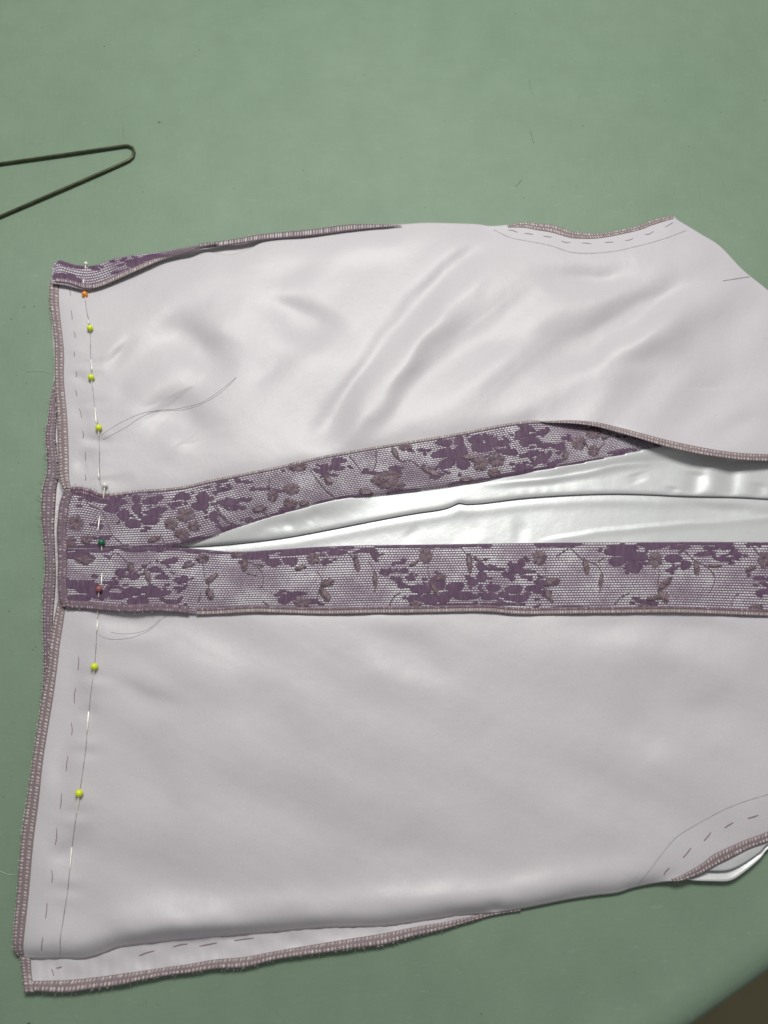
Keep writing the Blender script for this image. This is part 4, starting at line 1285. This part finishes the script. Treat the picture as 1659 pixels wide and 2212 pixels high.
for (cname, h, hr, e1_, s2_, e2_, zf, label) in PINS:
    h, e1_, s2_, e2_ = A(h), A(e1_), A(s2_), A(e2_)

    def zs(p):
        if zf is zUB and p[1] > 1184:
            return float(zLB(p[0], p[1])) + .35
        if zf is zLB and p[1] > 1322:
            return float(zL(p[0], p[1]))
        return float(zf(p[0], p[1])) + (.35 if zf in (zUB, zLB) else 0.0)
    zh = zs(h) + hr * 0.9
    root = empty('dressmaking_pin', tuple(P(h[0], h[1], zs(h))))
    bpy.context.view_layer.update()
    tag(root, label, 'pin', 'pins along the hem')
    inv = root.matrix_world.inverted()
    mb = MB()
    c = P(h[0], h[1], zh)
    r = hr * MM
    mb.blob(c, np.array([r, 0, 0]), np.array([0, r, 0]), np.array([0, 0, r]), 20, 14)
    ho = mb.build('head', M[cname]); ho.parent = root; ho.matrix_parent_inverse = inv
    # steel shaft: out of the head, down through the cloth, up again, point
    pts, zz = [], []
    for t in np.linspace(0, 1, 5):
        p = h * (1 - t) + e1_ * t
        pts.append(p); zz.append(zh * (1 - t) + (zs(p) + 0.45) * t if t < 1 else zs(p) + .05)
    for t in np.linspace(0.12, .88, 6):
        p = e1_ * (1 - t) + s2_ * t
        pts.append(p); zz.append(zs(p) - 0.85)
    for t in np.linspace(0, 1, 5):
        p = s2_ * (1 - t) + e2_ * t
        pts.append(p); zz.append(zs(p) + (0.15 if t == 0 else .75 if t < 1 else .40))
    pts = A(pts)
    rr = np.full(len(pts), 0.42) * MM
    rr[-1] = .08 * MM
    mb = MB()
    mb.tube(P(pts[:, 0], pts[:, 1], A(zz)), rr, 8)
    so = mb.build('shaft', M['steel']); so.parent = root; so.matrix_parent_inverse = inv

# ------------------------------------------------------------------ loose threads


def thread(name, paths, zfun, r, mat, label, lift=0.3):
    mb = MB()
    for path in paths:
        p = smooth(path, max(14, int(plen(path) / 5)))
        z = zfun(p[:, 0], p[:, 1]) + lift + 0 * p[:, 0]
        mb.tube(P(p[:, 0], p[:, 1], z), r * MM, 5)
    o = mb.build(name, M[mat])
    return tag(o, label, 'thread', 'loose threads')


zT = lambda x, y: 0.0
thread('loose_thread', [[(218, 940), (240, 925), (270, 908), (309, 892), (345, 886), (380, 883), (410, 877), (438, 868), (465, 851), (490, 832), (511, 814)],
                        [(222, 950), (250, 935), (275, 921), (300, 904), (330, 890), (360, 887), (400, 884), (435, 873), (470, 853), (497, 830), (511, 814)]], zU, 0.09, 'loose',
       'long doubled lilac thread trailing across the upper back panel', 0.14)
thread('loose_thread', [[(211, 1368), (222, 1376), (245, 1381), (280, 1378), (310, 1368), (335, 1352), (350, 1336), (370, 1326)],
                        [(240, 1366), (265, 1369), (300, 1366), (325, 1356), (345, 1338)]], zL, 0.11, 'loose', 'fine lilac thread curling out below the lower lace band', 0.14)
thread('loose_thread', [[(58, 803), (80, 801), (100, 803), (121, 813)]], zT, 0.16, 'lint', 'pale thread on the table beside the upper left edge', 0.2)
thread('loose_thread', [[(0, 1882), (14, 1888), (30, 1890), (46, 1886)]], zT, 0.18, 'lint', 'pale thread on the table at the left frame edge beside the lower panel', 0.2)
thread('loose_thread', [[(86, 1295), (90, 1308), (97, 1318), (100, 1332)]], zT, 0.13, 'lint', 'tiny pale fibre curling off the left edge beside the lace', 1.0)

# ------------------------------------------------------------------ specks of lint and marks on the table
mb = MB()
rl = random.Random(3)
SPECKS = [(787, 161), (1250, 210), (1390, 167), (1303, 399), (1557, 243), (1146, 20), (145, 432), (310, 415), (505, 407), (1122, 392), (1488, 316), (960, 262), (420, 120), (90, 60), (668, 350), (1600, 470),
          (1500, 2110), (1370, 2100), (1220, 2060), (340, 2170), (640, 2150), (30, 1560), (12, 1700), (70, 1250), (40, 1000), (60, 720), (20, 1320), (930, 2140), (1590, 1990), (316, 2164), (1040, 2190)]
for (x, y) in SPECKS + [(rl.uniform(0, 1659), rl.uniform(0, 460)) for _ in range(26)] + [(rl.uniform(0, 85), rl.uniform(600, 2000)) for _ in range(14)]:
    c = P(x, y, 0.06)
    a = rl.uniform(0, 3.14); r_ = rl.uniform(.22, .60) * MM; q = r_ * rl.uniform(.35, .9)
    mb.blob(c, np.array([r_ * math.cos(a), r_ * math.sin(a), 0]), np.array([-q * math.sin(a), q * math.cos(a), 0]), np.array([0, 0, .18 * MM]), 6, 3)
for path, w in (([(1113, 404), (1120, 397), (1128, 388)], .35), ([(1146, 285), (1149, 298), (1153, 310)], .28), ([(1143, 172), (1146, 190), (1150, 204)], .22), ([(264, 262), (266, 285), (268, 300)], .2),
                ):
    p = smooth(path, 8)
    mb.tube(P(p[:, 0], p[:, 1], -0.02), w * 0.6 * MM, 4)
m, nt, b = new_mat('dark_lint')
n = noise(nt, 200, 2)
nt.links.new(ramp(nt, n, [(0.3, (0.08, 0.12, 0.085)), (0.7, (0.15, 0.21, 0.15))]), b.inputs['Base Color'])
b.inputs['Roughness'].default_value = 0.9
sp_o = mb.build('lint_specks', m)
tag(sp_o, 'small dark specks of lint scattered on the green table', 'lint', kind='stuff')
